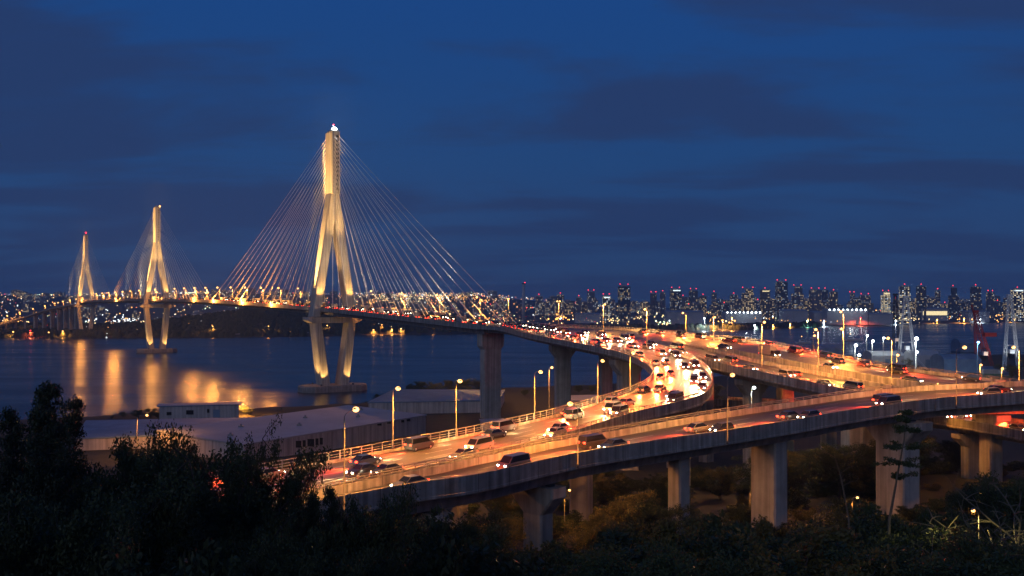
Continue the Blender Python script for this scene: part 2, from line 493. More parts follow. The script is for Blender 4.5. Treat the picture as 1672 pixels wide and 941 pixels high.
def point(name, loc, watts, col, parent=None, r=0.3):
    l = bpy.data.lights.new(name, 'POINT'); l.energy = watts; l.color = col; l.shadow_soft_size = r
    o = bpy.data.objects.new(name, l); link(o, parent); o.location = loc
    return o
def spot(name, loc, target, watts, col, angle, parent=None, r=0.3, blend=0.6):
    l = bpy.data.lights.new(name, 'SPOT'); l.energy = watts; l.color = col; l.shadow_soft_size = r
    l.spot_size = R(angle); l.spot_blend = blend
    o = bpy.data.objects.new(name, l); link(o, parent); o.location = loc
    o.rotation_euler = (Vector(target) - Vector(loc)).to_track_quat('-Z', 'Y').to_euler()
    return o

# ------------------------------------------------------------------ ground and water
GY = [(-60, 54), (0, 52.5), (18, 45), (45, 33), (80, 25.5), (130, 20), (170, 17), (260, 8), (330, 4.2), (420, 3.4)]
SH = [(-700, 420), (-234, 452), (-140, 500), (-78, 530), (-51, 600), (60, 650), (150, 720), (260, 900), (330, 985), (700, 1030)]
def ground_z(x, y):
    sh = lerp_table(SH, x)
    z = smooth_table(GY, y) if y < 420 else 3.4
    if x > 40 and y > 170:                                     # the right bank stays higher a little longer
        z = max(z, 3.4) + min(1, (x - 40) / 60) * 4 * max(0, 1 - abs(y - 230) / 90)
    t = (y - (sh - 22)) / 34
    if t > 0:
        z = z + (-4 - z) * min(1, t) ** 0.8
    z += 0.7 * noise.noise((x * 0.05, y * 0.05, 0)) * (1 if y < 330 else 0.3)
    return z
def make_ground():
    xs = list(range(-400, 0, 10)) + list(range(0, 420, 10)) + list(range(420, 1500, 60))
    xs = [-3000, -1500, -800, -600, -500] + xs
    ys = list(range(-60, 360, 8)) + list(range(360, 1090, 14))
    v = [(x, y, ground_z(x, y)) for y in ys for x in xs]
    n = len(xs)
    q = [(j * n + i, j * n + i + 1, (j + 1) * n + i + 1, (j + 1) * n + i) for j in range(len(ys) - 1) for i in range(n - 1)]
    o = link(bpy.data.objects.new('ground', np_mesh('ground', v, q, M['ground'])))
    tag(o, kind='structure')
    for p in o.data.polygons: p.use_smooth = True
make_ground()
mb = MB(); mb.add([(-30000, 150, 0), (30000, 150, 0), (30000, 45000, 0), (-30000, 45000, 0)], [(0, 1, 2, 3)])
tag(mb.build('water', M['water'], fix=False), kind='structure')
# ------------------------------------------------------------------ decks
PA = 1.0                       # parapet height
class Deck:
    """two road edges resampled together; everything on a deck is placed by metres along and metres across"""
    def __init__(s, pairs, step=2.5):
        rows = catmull([tuple(a) + tuple(b) for a, b in pairs], step)
        s.Lp = [Vector(r[:3]) for r in rows]; s.Rp = [Vector(r[3:]) for r in rows]
        s.acc = [0.0]
        for i in range(1, len(rows)):
            s.acc.append(s.acc[-1] + (((s.Lp[i] + s.Rp[i]) - (s.Lp[i-1] + s.Rp[i-1])) / 2).length)
        s.len = s.acc[-1]
    def frame(s, i):
        a = (s.Lp[max(i-1, 0)] + s.Rp[max(i-1, 0)]) / 2
        b = (s.Lp[min(i+1, len(s.Lp)-1)] + s.Rp[min(i+1, len(s.Lp)-1)]) / 2
        t = (b - a); t.normalize()
        return t
    def at(s, d, off, side='L'):
        """point d metres along, off metres in from the left (or right) edge; returns point, direction"""
        d = max(0, min(s.len - 1e-3, d))
        i = 0
        import bisect
        i = min(bisect.bisect_right(s.acc, d) - 1, len(s.acc) - 2)
        u = (d - s.acc[i]) / max(1e-6, s.acc[i+1] - s.acc[i])
        l = s.Lp[i].lerp(s.Lp[i+1], u); r = s.Rp[i].lerp(s.Rp[i+1], u)
        w = (r - l); W = w.length
        p = l + w * (off / W) if side == 'L' else r - w * (off / W)
        t = s.frame(i).lerp(s.frame(i+1), u).normalized()
        return p, t, W
    def slice(s, a, b):
        return [i for i in range(len(s.acc)) if a <= s.acc[i] <= b]

def deck_parts(root, D, depth=2.8, left='parapet', right='parapet', fascia=1.15, rail_left=(0, 0), rail_right=(0, 0), wall_h=PA,
               lrange=None, rrange=None, web=(0.16, 0.84), girder=True, lh=None, rh=None):
    n = len(D.Lp)
    # road surface with UV in metres
    mb = MB(); uvs = []
    K = 5
    for i in range(n):
        W = (D.Rp[i] - D.Lp[i]).length
        for k in range(K):
            mb.v.append(tuple(D.Lp[i].lerp(D.Rp[i], k / (K - 1)))); uvs.append((W * k / (K - 1), D.acc[i]))
    for i in range(n - 1):
        for k in range(K - 1):
            mb.f.append((i*K + k, i*K + k + 1, (i+1)*K + k + 1, (i+1)*K + k)); mb.m.append(0)
    o = mb.build('road_surface', M['asphalt'], root, fix=False)
    me = o.data
    ul = me.uv_layers.new(name='UVMap')
    lv = [l.vertex_index for l in me.loops]
    ul.data.foreach_set('uv', [c for vi in lv for c in uvs[vi]])
    if me.polygons[0].normal.z < 0: me.flip_normals()
    # parapets: solid concrete wall with the edge beam under it
    for side, P, Q, kind, rngd, hh in (('l', D.Lp, D.Rp, left, lrange, lh), ('r', D.Rp, D.Lp, right, rrange, rh)):
        if kind is None: continue
        idx = range(n) if rngd is None else D.slice(*rngd)
        h = hh if hh is not None else (wall_h if kind == 'parapet' else 0.28)
        rows = []
        for i in idx:
            w = (P[i] - Q[i]).normalized(); w.z = 0
            p = P[i]
            prof = [(-0.02, -0.06), (-0.02, h * 0.25), (0.09, h - 0.03), (0.12, h), (0.36, h), (0.40, h - 0.04), (0.40, -fascia + 0.35), (0.52, -fascia + 0.30), (0.52, -fascia), (-0.35, -fascia)]
            rows.append([p + w * a + Vector((0, 0, z)) for a, z in prof])
        if len(rows) > 1:
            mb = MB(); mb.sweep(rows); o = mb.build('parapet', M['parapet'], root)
            me = o.data; ul = me.uv_layers.new(name='UVMap'); npf = len(rows[0])
            vi = np.zeros(len(me.loops), np.int32); me.loops.foreach_get('vertex_index', vi)
            ul.data.foreach_set('uv', [c for q in vi.tolist() for c in (D.acc[idx[q // npf]], rows[q // npf][q % npf].z)])
    # girder
    if girder:
        rows = []
        for i in range(n):
            l, r = D.Lp[i], D.Rp[i]
            prof = [(0.0, -0.03), (0.0, -0.5), (web[0], -0.95), (web[0] + 0.05, -depth), (web[1] - 0.05, -depth), (web[1], -0.95), (1.0, -0.5), (1.0, -0.03)]
            rows.append([l.lerp(r, a) + Vector((0, 0, z)) for a, z in prof])
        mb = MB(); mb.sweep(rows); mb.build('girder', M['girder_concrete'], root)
    # post and rail fences
    for P, Q, (a, b), base, top in ((D.Lp, D.Rp, rail_left, (lh if lh is not None else (0.28 if left == 'kerb' else wall_h)), 1.15 if left == 'kerb' else 0.55),
                                    (D.Rp, D.Lp, rail_right, (rh if rh is not None else (0.28 if right == 'kerb' else wall_h)), 1.15 if right == 'kerb' else 0.55)):
        if b <= a: continue
        idx = D.slice(a, b)
        mb = MB()
        pts = []
        for i in idx:
            w = (P[i] - Q[i]).normalized(); w.z = 0
            pts.append(P[i] + w * 0.24 + Vector((0, 0, base)))
        lev = (0.32, 0.68, top) if top > 0.8 else (0.26, top)
        for z in lev:
            mb.tube([p + Vector((0, 0, z)) for p in pts], 0.055 if z < top else 0.08, 6)
        acc = 0; last = -9
        for i in range(len(pts) - 1):
            seg = (pts[i+1] - pts[i]).length
            while last + 2.0 <= acc + seg:
                u = max(0.0, (last + 2.0 - acc) / seg) if last > -9 else 0
                q = pts[i].lerp(pts[i+1], min(1, u))
                mb.box((q.x, q.y, q.z + top / 2), (0.13, 0.13, top))
                last = acc + u * seg
            acc += seg
        mb.build('railing', M['rail_steel'], root)

def pier(root, p, t, deckw, ztop, zbot, colw=3.2, colt=2.2, cap=(1.0, 1.6, 2.6), name='pier', flare=True):
    """hammerhead pier: tapered cap on a rectangular column with chamfered corners; p = deck centre, t = deck direction"""
    t = Vector((t.x, t.y, 0)).normalized(); n = Vector((-t.y, t.x, 0))
    capw, ch1, ch2 = cap
    mb = MB()
    def ring(w, d, z, c=0.25):
        pts = [(-w/2 + c, -d/2), (w/2 - c, -d/2), (w/2, -d/2 + c), (w/2, d/2 - c), (w/2 - c, d/2), (-w/2 + c, d/2), (-w/2, d/2 - c), (-w/2, -d/2 + c)]
        return [Vector((p.x, p.y, 0)) + n * a + t * b + Vector((0, 0, z)) for a, b in pts]
    col = MB()
    zc = ztop - ch1 - ch2 if flare else ztop
    col.sweep([ring(colw, colt, zbot - 1.5), ring(colw, colt, zc)])
    o = col.build(name, M['concrete'], root)
    if flare:
        mb.sweep([ring(colw, colt, zc), ring(capw, colt + 0.5, ztop - ch1), ring(capw, colt + 0.5, ztop - 0.25)])
        mb.build('pier_cap', M['concrete'], o)
        for s in (-1, 1):
            be = MB()
            q = p + n * (s * capw * 0.28)
            be.box((q.x, q.y, ztop - 0.11), (0.9, 0.9, 0.26), rz=math.atan2(t.y, t.x))
            be.build('bearing', M['dark_metal'], o)
    return o

# bridge axis -------------------------------------------------------
T1 = Vector((-111.6, 612.0, 0)); AX = Vector((0.51, -0.86, 0)).normalized(); AN = Vector((0.86, 0.51, 0)).normalized()
BH = [(-1150, -1.2), (-800, -2.6), (-549, -2.9), (-300, -1.5), (-150, 0.8), (0, 3.9), (100, 7.0), (206, 10.4)]
def axis(s, u=0.0, dz=0.0):
    p = T1 + AX * s + AN * u
    return Vector((p.x, p.y, CZ - smooth_table(BH, s) + dz))
HWID = 9.3
bridge = empty('bridge_deck', axis(206))
tag(bridge, 'long floodlit bridge deck running through all three pylons over the water', 'bridge')
inv = -Vector(bridge.location)
class Shift:
    pass
def rel(pairs, o):
    b = Vector(o.location)
    return [(Vector(a) - b, Vector(c) - b) for a, c in pairs]
bp = [(axis(s, -HWID), axis(s, HWID)) for s in [-1150 + k * 45.2 for k in range(31)]]
BR = Deck(bp, 9)
deck_parts(bridge, Deck(rel(bp, bridge), 9), depth=3.6, fascia=1.5, web=(0.10, 0.90))

# curved ramp A ------------------------------------------------------
Apx = [((981,564),None,12.3,12.4,(41.5,287.5)),
 ((1026,575),(1110,575),13.6,13.8,None),((1056,590),(1150,596),15.2,15.4,None),((1068,606),(1162,618),16.6,17.0,None),
 ((1056,624),(1148,640),17.8,18.3,None),((1018,641),(1100,655),18.8,19.2,None),((966,656),(1031,671),19.4,19.8,None),
 ((900,674),(931,702),20.0,20.5,None),((820,692),(830,726),20.6,21.2,None),((752,706),(760,743),21,21.6,None),
 ((676,720),(680,760),21.3,21.9,None),((576,739),(586,779),21.7,22.1,None),((453,761),(470,803),22.0,22.2,None),
 ((300,789),(320,833),22.1,22.3,None),((120,823),(140,872),22.2,22.4,None),((-80,850),(-60,905),22.3,22.5,None)]
dzp = Vector((0, 0, -PA))
Ap = [(axis(206, -HWID), axis(206, HWID)), (axis(222, -HWID, -0.1), axis(222, HWID, -0.1)),
      (Vector((5.2, 348.5, 43.8)), Vector((22.5, 353.8, 43.8))), (Vector((17.5, 303.0, 42.7)), Vector((34.5, 305.5, 42.7)))]
for l, r, hl, hr, rr in Apx:
    a = U(*l, hl) + dzp
    b = (U(*r, hr) + dzp) if r else Vector((rr[0], rr[1], CZ - hr - PA))
    Ap.append((a, b))
DA = Deck(Ap, 2.5)
def deck_root(name, D, label, cat):
    m = D.at(D.len / 2, D.at(D.len / 2, 0)[2] / 2)[0]
    o = empty(name, m); return tag(o, label, cat)
def locald(D, o):
    b = Vector(o.location); E = Deck.__new__(Deck)
    E.Lp = [p - b for p in D.Lp]; E.Rp = [p - b for p in D.Rp]; E.acc = D.acc; E.len = D.len
    return E
curve = deck_root('curved_ramp', DA, 'concrete ramp viaduct curving tightly from the bridge round to the lower left, full of traffic', 'viaduct')
def along(D, p):
    return min(range(len(D.acc)), key=lambda i: min((D.Lp[i] - p).length, (D.Rp[i] - p).length))
sA_gore = DA.acc[along(DA, Vector((41.5, 287.5, 41.6)))]
sA_hair = DA.acc[along(DA, Ap[9][0])]
deck_parts(curve, locald(DA, curve), depth=2.9, fascia=1.3, left='kerb', lh=0.45, right='parapet', rh=0.8,
           rail_left=(0, DA.len), rail_right=(sA_gore, DA.len), rrange=(sA_gore, DA.len))
BZ = []   # bases used for piers: (deck, root, s, kwargs)
def deck_pier(D, root, s, colw, colt, cap, off=0.5, depth=2.9, flare=True):
    p, t, W = D.at(s, 0)
    c = D.at(s, D.at(s, 0)[2] * off)[0]
    o = pier(root, c - Vector(root.location), t, W, c.z - depth - root.location.z, ground_z(c.x, c.y) - root.location.z, colw, colt, cap, flare=flare)
    return o
# big pier at the end of the bridge, then down the ramp
e = axis(200)
pp = pier(bridge, e - Vector(bridge.location), AX, 18, e.z - 3.7 - bridge.location.z, -2 - bridge.location.z, 8.6, 4.2, (11.5, 5.5, 1.6))
for s, w, th, cap in ((DA.acc[along(DA, Vector((8, 335, 44)))], 5.2, 3.0, (9.0, 2.0, 2.6)),
                      (DA.acc[along(DA, Ap[4][0])], 5.6, 3.4, (10.5, 1.6, 3.2)), (sA_hair - 22, 4.6, 3.0, (10, 1.4, 3.0)),
                      (sA_hair + 28, 3.6, 2.6, (9.5, 1.2, 2.6)), (sA_hair + 62, 3.2, 2.4, (9.5, 1.2, 2.4)), (sA_hair + 100, 3.0, 2.4, (9.5, 1.2, 2.4)),
                      (sA_hair + 138, 3.0, 2.4, (9.5, 1.2, 2.4)), (sA_hair + 176, 3.0, 2.4, (9.5, 1.2, 2.4))):
    deck_pier(DA, curve, s, w, th, cap)

# front ramp C --------------------------------------------------------
Cpx = [((300,843),(300,858),21.3,21.0),((400,826),(400,840),21.2,20.7),((586,787),(586,803),21.1,20.6),((700,764),(690,785),20.8,20.5),((780,747),(780,773),20.5,20.5),
 ((906,721),(941,738),20,20),((1006,703),(1060,719),19.5,19.5),((1150,678),(1200,699),18.4,18.8),((1290,657),(1310,682),17.4,18.1),
 ((1400,641),(1400,667),16.5,17.5),((1494,631),(1525,650),15.8,16.8),((1588,626),(1610,643),15.3,16.2),((1672,622),(1690,638),14.9,15.8),((1860,612),(1890,630),14.2,15.1)]
Cp = [(U(*l, hl) + dzp, U(*r, hr) + dzp) for l, r, hl, hr in Cpx]
DC = Deck(Cp, 2.5)
front = deck_root('front_ramp', DC, 'nearest concrete ramp viaduct sweeping across the foreground up to the right edge', 'viaduct')
deck_parts(front, locald(DC, front), depth=3.0, fascia=1.25, rail_left=(0, DC.len * 0.72))
def sx(D, px):
    """metres along D where the right edge shows at photo column px"""
    return D.acc[min(range(len(D.acc)), key=lambda i: abs(HX + D.Rp[i].x / D.Rp[i].y * F - px))]
for px, w, th, cap in ((690, 3.0, 2.2, (7.5, 1.2, 2.2)), (880, 3.4, 2.6, (7.6, 1.6, 2.4)), (1127, 2.9, 2.2, (8, 0, 0)), (1268, 5.4, 3.0, (8, 0, 0)), (1482, 6.4, 4.2, (11.5, 1.7, 2.6)), (1720, 5, 3, (11, 1.7, 2.6))):
    deck_pier(DC, front, sx(DC, px), w, th, cap, depth=3.0, off=0.55, flare=cap[1] > 0)

# main line: two carriageways splitting off behind -------------------
def V3(x, y, h): return Vector((x, y, CZ - h))
B1 = [(V3(4.6,424,10.5), V3(5.0,424.5,10.5)), (V3(12.5,390,10.9), V3(18,394,10.9)), (V3(22.8,354,11.25), V3(33,360,11.2)), (V3(34.8,305.5,12.4), V3(46.5,308,12.3)),
      (V3(44.6,283,14.3), V3(57,289,14.1)), (V3(53.3,262.6,16.5), V3(65,268,16.2)), (V3(61.4,241.6,17.9), V3(73,249,17.6)), (V3(69,221,19.1), V3(80,231,18.8)),
      (V3(74,211,19.9), V3(85,222,19.6)), (V3(82,206,20.5), V3(90,218,20.3)), (V3(95,207,21.0), V3(99,219,20.8)), (V3(125,212,21.5), V3(126,224,21.5))]
B2 = [(V3(5.1,424.6,10.45), V3(7.5,431,10.4)), (V3(18.1,394,10.85), V3(31,404,10.8)), (V3(33.1,360,11.15), V3(48,367,11.0)), (V3(47.2,308.3,12.2), V3(66,324,12.0)),
      (V3(59.5,290,13.6), V3(77,313,13.0)), (V3(68,270.5,15.1), V3(84.5,295,14.3)), (V3(76,252,16.5), V3(90,271,15.8)), (V3(83,235,17.6), V3(96,250,17.0)),
      (V3(88.5,227,18.4), V3(104,241,17.8)), (V3(95,223.5,19.2), V3(111,234,18.6)), (V3(103,223,19.9), V3(118,231,19.4)), (V3(127,227,20.6), V3(131,240,20.4))]
D1 = Deck(B1, 2.5); D2 = Deck(B2, 2.5)
main1 = deck_root('middle_carriageway', D1, 'orange lit carriageway viaduct between the curved ramp and the far carriageway', 'viaduct')
sg1 = D1.acc[along(D1, B1[4][0])]; sg1r = D1.acc[along(D1, B1[4][1])]
deck_parts(main1, locald(D1, main1), depth=2.8, fascia=1.2, lrange=(sg1, D1.len), rrange=(sg1r, D1.len), rail_left=(sg1, D1.len))
main2 = deck_root('far_carriageway', D2, 'farthest carriageway viaduct with red tail lamps along its outer railing', 'viaduct')
deck_parts(main2, locald(D2, main2), depth=2.8, fascia=1.2, lrange=(sg1r, D2.len), rail_right=(0, D2.len), wall_h=0.85)
for D, o in ((D1, main1), (D2, main2)):
    for f in (0.33, 0.52, 0.66, 0.80, 0.92):
        deck_pier(D, o, D.len * f, 4.2, 3.0, (9, 1.5, 2.8), depth=2.8)
# lower road D passing underneath on the right
Dp = [(V3(60,330,33), V3(73,334,33)), (V3(80,285,30.2), V3(92.5,289,30.2)), (V3(93,250,28.2), V3(105.5,252,28.2)), (V3(98.2,224.5,27), V3(111,225.5,27)), (V3(104,199.8,27), V3(117,200,27)), (V3(106,170,27.3), V3(119,170,27.3)), (V3(105,140,28), V3(118,139,28))]
DD = Deck(Dp, 2.5)
low = deck_root('lower_viaduct', DD, 'short stretch of lower road viaduct under the front ramp at the right edge', 'viaduct')
deck_parts(low, locald(DD, low), depth=2.4, fascia=1.1)
for f in (DD.acc[along(DD, Vector((98, 222, 28)))], DD.acc[along(DD, Vector((105, 182, 28)))], DD.len * .3, DD.len * .9):
    deck_pier(DD, low, f, 3.8, 2.8, (8.5, 1.2, 2.0), depth=2.4, off=0.4)
# approach viaduct beyond the last pylon
ap = []
for px, py, d in ((133, 496.3, 1590), (100, 502, 1625), (72, 509, 1640), (40, 518, 1640), (0, 530, 1610), (-60, 545, 1560)):
    p = UD(px, py, d); ap.append(p)
app = []
for i, p in enumerate(ap):
    t = (ap[min(i+1, len(ap)-1)] - ap[max(i-1, 0)]).normalized(); n = Vector((t.y, -t.x, 0)).normalized()
    app.append((p - n * 8, p + n * 8))
DP = Deck(app, 10)
approach = deck_root('approach_viaduct', DP, 'distant approach viaduct on many columns descending left beyond the last pylon', 'viaduct')
deck_parts(approach, locald(DP, approach), depth=3.2, fascia=1.3)
for k in range(13):
    s = 12 + k * (DP.len - 20) / 12.5
    c = DP.at(s, 8)[0]; t = DP.at(s, 8)[1]
    pier(approach, c - Vector(approach.location), t, 16, c.z - 3.2 - approach.location.z, 2 - approach.location.z, 9.0, 3.4, (11, 2, 2))

# ------------------------------------------------------------------ pylons
def rect_ring(c, du, dv, z):
    o = Vector((c[0], c[1], z))
    ch = min(du, dv) * 0.10
    pts = [(-du/2 + ch, -dv/2), (du/2 - ch, -dv/2), (du/2, -dv/2 + ch), (du/2, dv/2 - ch), (du/2 - ch, dv/2), (-du/2 + ch, dv/2), (-du/2, dv/2 - ch), (-du/2, -dv/2 + ch)]
    return [o + Vector((a, b, 0)) for a, b in pts]
FLOOD = (1.0, 0.53, 0.14)
def make_pylon(s, label, gain=1.0, top=109.5):
    base = axis(s); zd = base.z
    root = empty('bridge_pylon', (base.x, base.y, 0), math.atan2(AN.y, AN.x))    # local x across the deck, local y along it (away)
    tag(root, label, 'bridge pylon')
    # local frame: x = AN ; y = rotate 90 = away from camera
    zt, zs, zc = zd + top, zd + top - 38.5, zd + top - 53.5
    sh = MB(); sh.sweep([rect_ring((0, 0), 5.6, 12.0, zs), rect_ring((0, 0), 5.2, 12.0, zt)]); so = sh.build('shaft', M['pylon_concrete'], root)
    an = MB()
    for k in range(13):                                     # recessed cable anchor boxes down the face
        z = zt - 3 - k * 2.7
        an.box((0.9, -6.04, z), (1.7, 0.24, 1.4)); an.box((0.9, 6.04, z), (1.7, 0.24, 1.4))
    an.build('anchor_box', M['dark_metal'], so)
    cp = MB(); cp.box((0, 0, zt + 0.5), (4.4, 9.0, 1.0)); cp.box((0, 0.6, zt + 1.5), (2.4, 3.0, 1.2))
    cp.build('roof_hut', M['pylon_concrete'], so)
    rod = MB(); rod.tube([(0.3, 0, zt + 2.6), (0.3, 0, zt + 5)], 0.12, 6); rod.build('lightning_rod', M['steel'], so)
    hf = 11.8
    for sg in (-1, 1):
        leg = MB()
        x0, x1 = sg * hf, sg * 1.9
        leg.sweep([rect_ring((sg * 11.8, 0), 5.3, 8.8, zd - 5.0), rect_ring((sg * 2.85, 0), 5.5, 9.0, zc - 2), rect_ring((sg * 1.46, 0), 2.86, 9.2, zs)])
        leg.build('upper_leg', M['pylon_concrete'], root)
        lo = MB()
        lo.sweep([rect_ring((sg * 6.0, 0), 5.4, 11.5, 3.9), rect_ring((sg * (hf - 0.6), 0), 5.0, 9.2, zd - 8.6)])
        lo.build('lower_leg', M['pylon_concrete'], root)
    bm_ = MB()
    bm_.sweep([rect_ring((-16.6, 0), 0.8, 6.0, zd - 5.0)] and [[Vector((x, y, z)) for y, z in ((-5.2, zd - 5.2), (5.2, zd - 5.2), (5.2, zb), (-5.2, zb))] for x, zb in ((-17.5, zd - 7.2), (-14.5, zd - 8.8), (14.5, zd - 8.8), (17.5, zd - 7.2))])
    bm_.build('cross_beam', M['pylon_concrete'], root)
    pl = MB()
    def oct_(z, k=1.0):
        a, b, c = 21 * k, 10.5 * k, 6
        return [Vector((x, y, z)) for x, y in ((-a + c, -b), (a - c, -b), (a, -b + c), (a, b - c), (a - c, b), (-a + c, b), (-a, b - c), (-a, -b + c))]
    pl.sweep([oct_(-3), oct_(3.1), oct_(3.4, 0.985), oct_(3.9, 0.98)])
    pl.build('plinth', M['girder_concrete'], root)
    ca = 0.13
    for sg in (-1, 1):                 # two planes of stays
        for dr in (-1, 1):             # towards the water / towards land
            n = 15
            for k in range(n):
                f = k / (n - 1)
                zk = zs - 2 + (zt - 4 - zs) * f + (3.5 if k else 0)
                zk = min(zk, zt - 2.5)
                span = (26 + (206 - 26) * f) if dr < 0 else (26 + (262 - 26) * f)
                # local y points away from the camera = -AX direction
                a = axis(s - dr * span, sg * 9.9, 1.0)
                ly = dr * span
                p1 = Vector((sg * 9.9, ly, a.z)); p0 = Vector((sg * 1.5, dr * 6.1, zk))
                pts = []
                for j in range(7):
                    u = j / 6
                    q = p0.lerp(p1, u); q.z -= 4 * u * (1 - u) * span * 0.006
                    pts.append(q)
                mb = MB(); mb.tube(pts, ca, 5, cap=False)
                mb.build('stay_cable', M['cable'], root, smooth=True, fix=False)
    # floodlights standing on the deck edge and on the plinth
    Rz = root.rotation_euler.z
    for sg in (-1, 1):
        for dr in (-1, 1):
            fx = MB(); fx.box((sg * 10.4, dr * 9.5, zd + 1.3), (1.0, 0.8, 0.7)); fx.box((sg * 10.4, dr * 9.5, zd + 0.7), (0.25, 0.25, 0.8))
            f_ = fx.build('floodlight', M['dark_metal'], root)
            ln = MB(); ln.box((sg * 10.4, dr * 9.5, zd + 1.70), (0.8, 0.6, 0.08)); ln.build('lens', M['lens'], f_)
            spot('flood_beam', (sg * 11.3, dr * 11.0, zd + 2.2), (sg * 8.0, dr * 2.0, zd + 30), 42000 * gain, FLOOD, 62, root, 0.3)
            spot('flood_beam', (sg * 4.0, dr * 40.0, zd + 3), (0, 0, zt - 20), 250000 * gain, FLOOD, 34, root, 0.5)
            if sg > 0:  # added median floodlights and beams, put in to brighten the stays
                for yy in (52.0, 150.0):
                    fx = MB(); fx.box((0, dr * yy, axis(s - dr * yy).z + .75), (.9, .7, .8)); fx.box((0, dr * yy, axis(s - dr * yy).z + .2), (.3, .3, .5)); fx.build('floodlight', M['dark_metal'], root)
                spot('flood_beam', (0, dr * 52.0, zd + 2), (0, dr * 30, zd + 66), 60000, (1.0, 0.78, 0.5), 115, root, 0.5)
                spot('flood_beam', (0, dr * 150.0, zd + 2), (0, dr * 105, zd + 50), 150000 if gain < 1.1 else 60000, (1.0, 0.80, 0.55), 115, root, 0.5)
            fx = MB(); fx.box((sg * 10.2, dr * 8.2, 4.5), (0.9, 0.9, 0.9)); fx.build('floodlight', M['dark_metal'], root)
            spot('flood_beam', (sg * 9.0, dr * 9.6, 5.4), (sg * 8.0, dr * 3.5, 24), 15000 * gain, FLOOD, 70, root, 0.3)
        fx = MB(); fx.box((sg * 17.0, 0.0, zd - 4.85), (.9, 1.2, .6)); fx.build('floodlight', M['dark_metal'], root)
        spot('flood_beam', (sg * 17.2, 0.0, zd - 4.4), (sg * 2.6, 0, zd + 92), 5500000 * gain, FLOOD, 17, root, 0.4)
        spot('flood_beam', (sg * 18.5, -3.0, 5.4), (sg * 9.0, 0, 26), 26000 * gain, FLOOD, 70, root, 0.3)
    return root, zt
py1, zt1 = make_pylon(0, 'nearest and tallest floodlit inverted Y bridge pylon with a white beacon on top')
py2, zt2 = make_pylon(-549, 'middle floodlit inverted Y bridge pylon standing on its own plinth in the water', 1.25, 101.5)
py3, zt3 = make_pylon(-1119, 'farthest and smallest floodlit bridge pylon near the far shore with a red beacon', 1.4, 106)
bc = MB(); bc.ball((0.2, -2.6, zt1 + 2.0), (1.7, 1.2, 1.1)); bc.build('beacon_lamp', M['lens_white'], py1)
bc = MB(); bc.ball((0.6, 0, zt1 + 5.0), 0.5); bc.build('beacon_lamp', M['lens_red'], py1)
point('beacon_light', (0, -3.4, zt1 + 2.8), 26000, (0.85, 0.92, 1.0), py1, 0.8)
bc = MB(); bc.ball((0.3, 0, zt3 + 4.2), 1.3); bc.build('beacon_lamp', M['lens_red'], py3)
bc = MB(); bc.ball((2.4, -4.0, zt2 + 1.2), 0.9); bc.build('beacon_lamp', M['lens'], py2)
# ------------------------------------------------------------------ street lamps
LW = 17000            # watts of one sodium head
def street_lamp(base, head, label, group, watts=LW, r=0.36, lens='lens', col=SOD, two=False, name='street_lamp', arm_up=0.5, rot=None):
    """base: foot of the pole; head: world point of the luminaire"""
    base = Vector(base); head = Vector(head)
    root = empty(name, base)
    tag(root, label, 'street lamp', group)
    d = head - base
    hx = Vector((d.x, d.y, 0)); arm = hx.length
    if arm < 0.3: hx = Vector((0.6, 0, 0)); arm = 0.6
    u = hx.normalized(); H = d.z
    mb = MB()
    zt = H - arm_up
    k = r / 0.36
    mb.tube([(0, 0, 0), (0, 0, 0.5), (0, 0, 0.52), (0, 0, zt)], [0.15 * k, 0.15 * k, 0.10 * k, 0.06 * k], 8)
    mb.build('pole', M['pole'], root, smooth=True)
    heads = [1, -1] if two else [1]
    for sg in heads:
        a = MB()
        pts = [Vector((0, 0, zt - 0.05)), Vector((0, 0, zt)) + u * sg * arm * 0.12 + Vector((0, 0, arm_up * 0.45)), Vector((0, 0, zt + arm_up * 0.85)) + u * sg * arm * 0.45, Vector((0, 0, H + 0.1)) + u * sg * (arm - 0.2)]
        a.tube(pts, 0.055 * k, 6); a.build('arm', M['steel'], root, smooth=True)
        h = MB(); hp = u * sg * arm
        h.sweep([[Vector((0, 0, H)) + hp + u * x + Vector((-u.y, u.x, 0)) * y * w + Vector((0, 0, z)) for y, z in ((-0.2, 0), (0.2, 0), (0.14, 0.16), (-0.14, 0.16))] for x, w in ((-0.45 * k, 0.5 * k), (-0.2 * k, 1.0 * k), (0.35 * k, 1.0 * k), (0.5 * k, 0.6 * k))])
        ho = h.build('lamp_head', M['steel'], root)
        l = MB(); l.ball((hp.x, hp.y, H - 0.06), (r, r, r * 0.8), n=10, m=6); l.build('lens', M[lens], ho, smooth=True)
        if watts:
            spot('lamp_light', (hp.x, hp.y, H - r - 0.25), (hp.x, hp.y, 0), watts, col, 166, root, 0.25, 0.35)
    return root

def lamp_px(bx, by, hx, hy, h, label, group=None, inward=0.0, **k):
    b = U(bx, by, h); hd = UD(hx, hy, b.y + inward)
    return street_lamp(b, hd, label, group, **k)
def lamp_front(px, hx, hy, label, group, **k):
    i = min(range(len(DC.acc)), key=lambda j: abs(HX + DC.Rp[j].x / DC.Rp[j].y * F - px))
    w = (DC.Rp[i] - DC.Lp[i]).normalized()
    b = DC.Rp[i] + w * 0.72 + Vector((0, 0, -1.05))
    return street_lamp(b, UD(hx, hy, b.y + 2.9), label, group, **k)
NL = 'street lamps on the nearest ramp'
lamp_front(572, 581, 668, 'leftmost tall street lamp on the nearest ramp, rising above the dark trees', NL)
lamp_front(941, 931, 659, 'street lamp on the nearest ramp in front of the curve with its head leaning left', NL)
lamp_front(1187, 1196, 612, 'street lamp on the nearest ramp next to the tight bend of the curved ramp', NL)
lamp_front(1563, 1575, 567, 'street lamp on the nearest ramp near the right edge, pole crossing the red trails', NL)
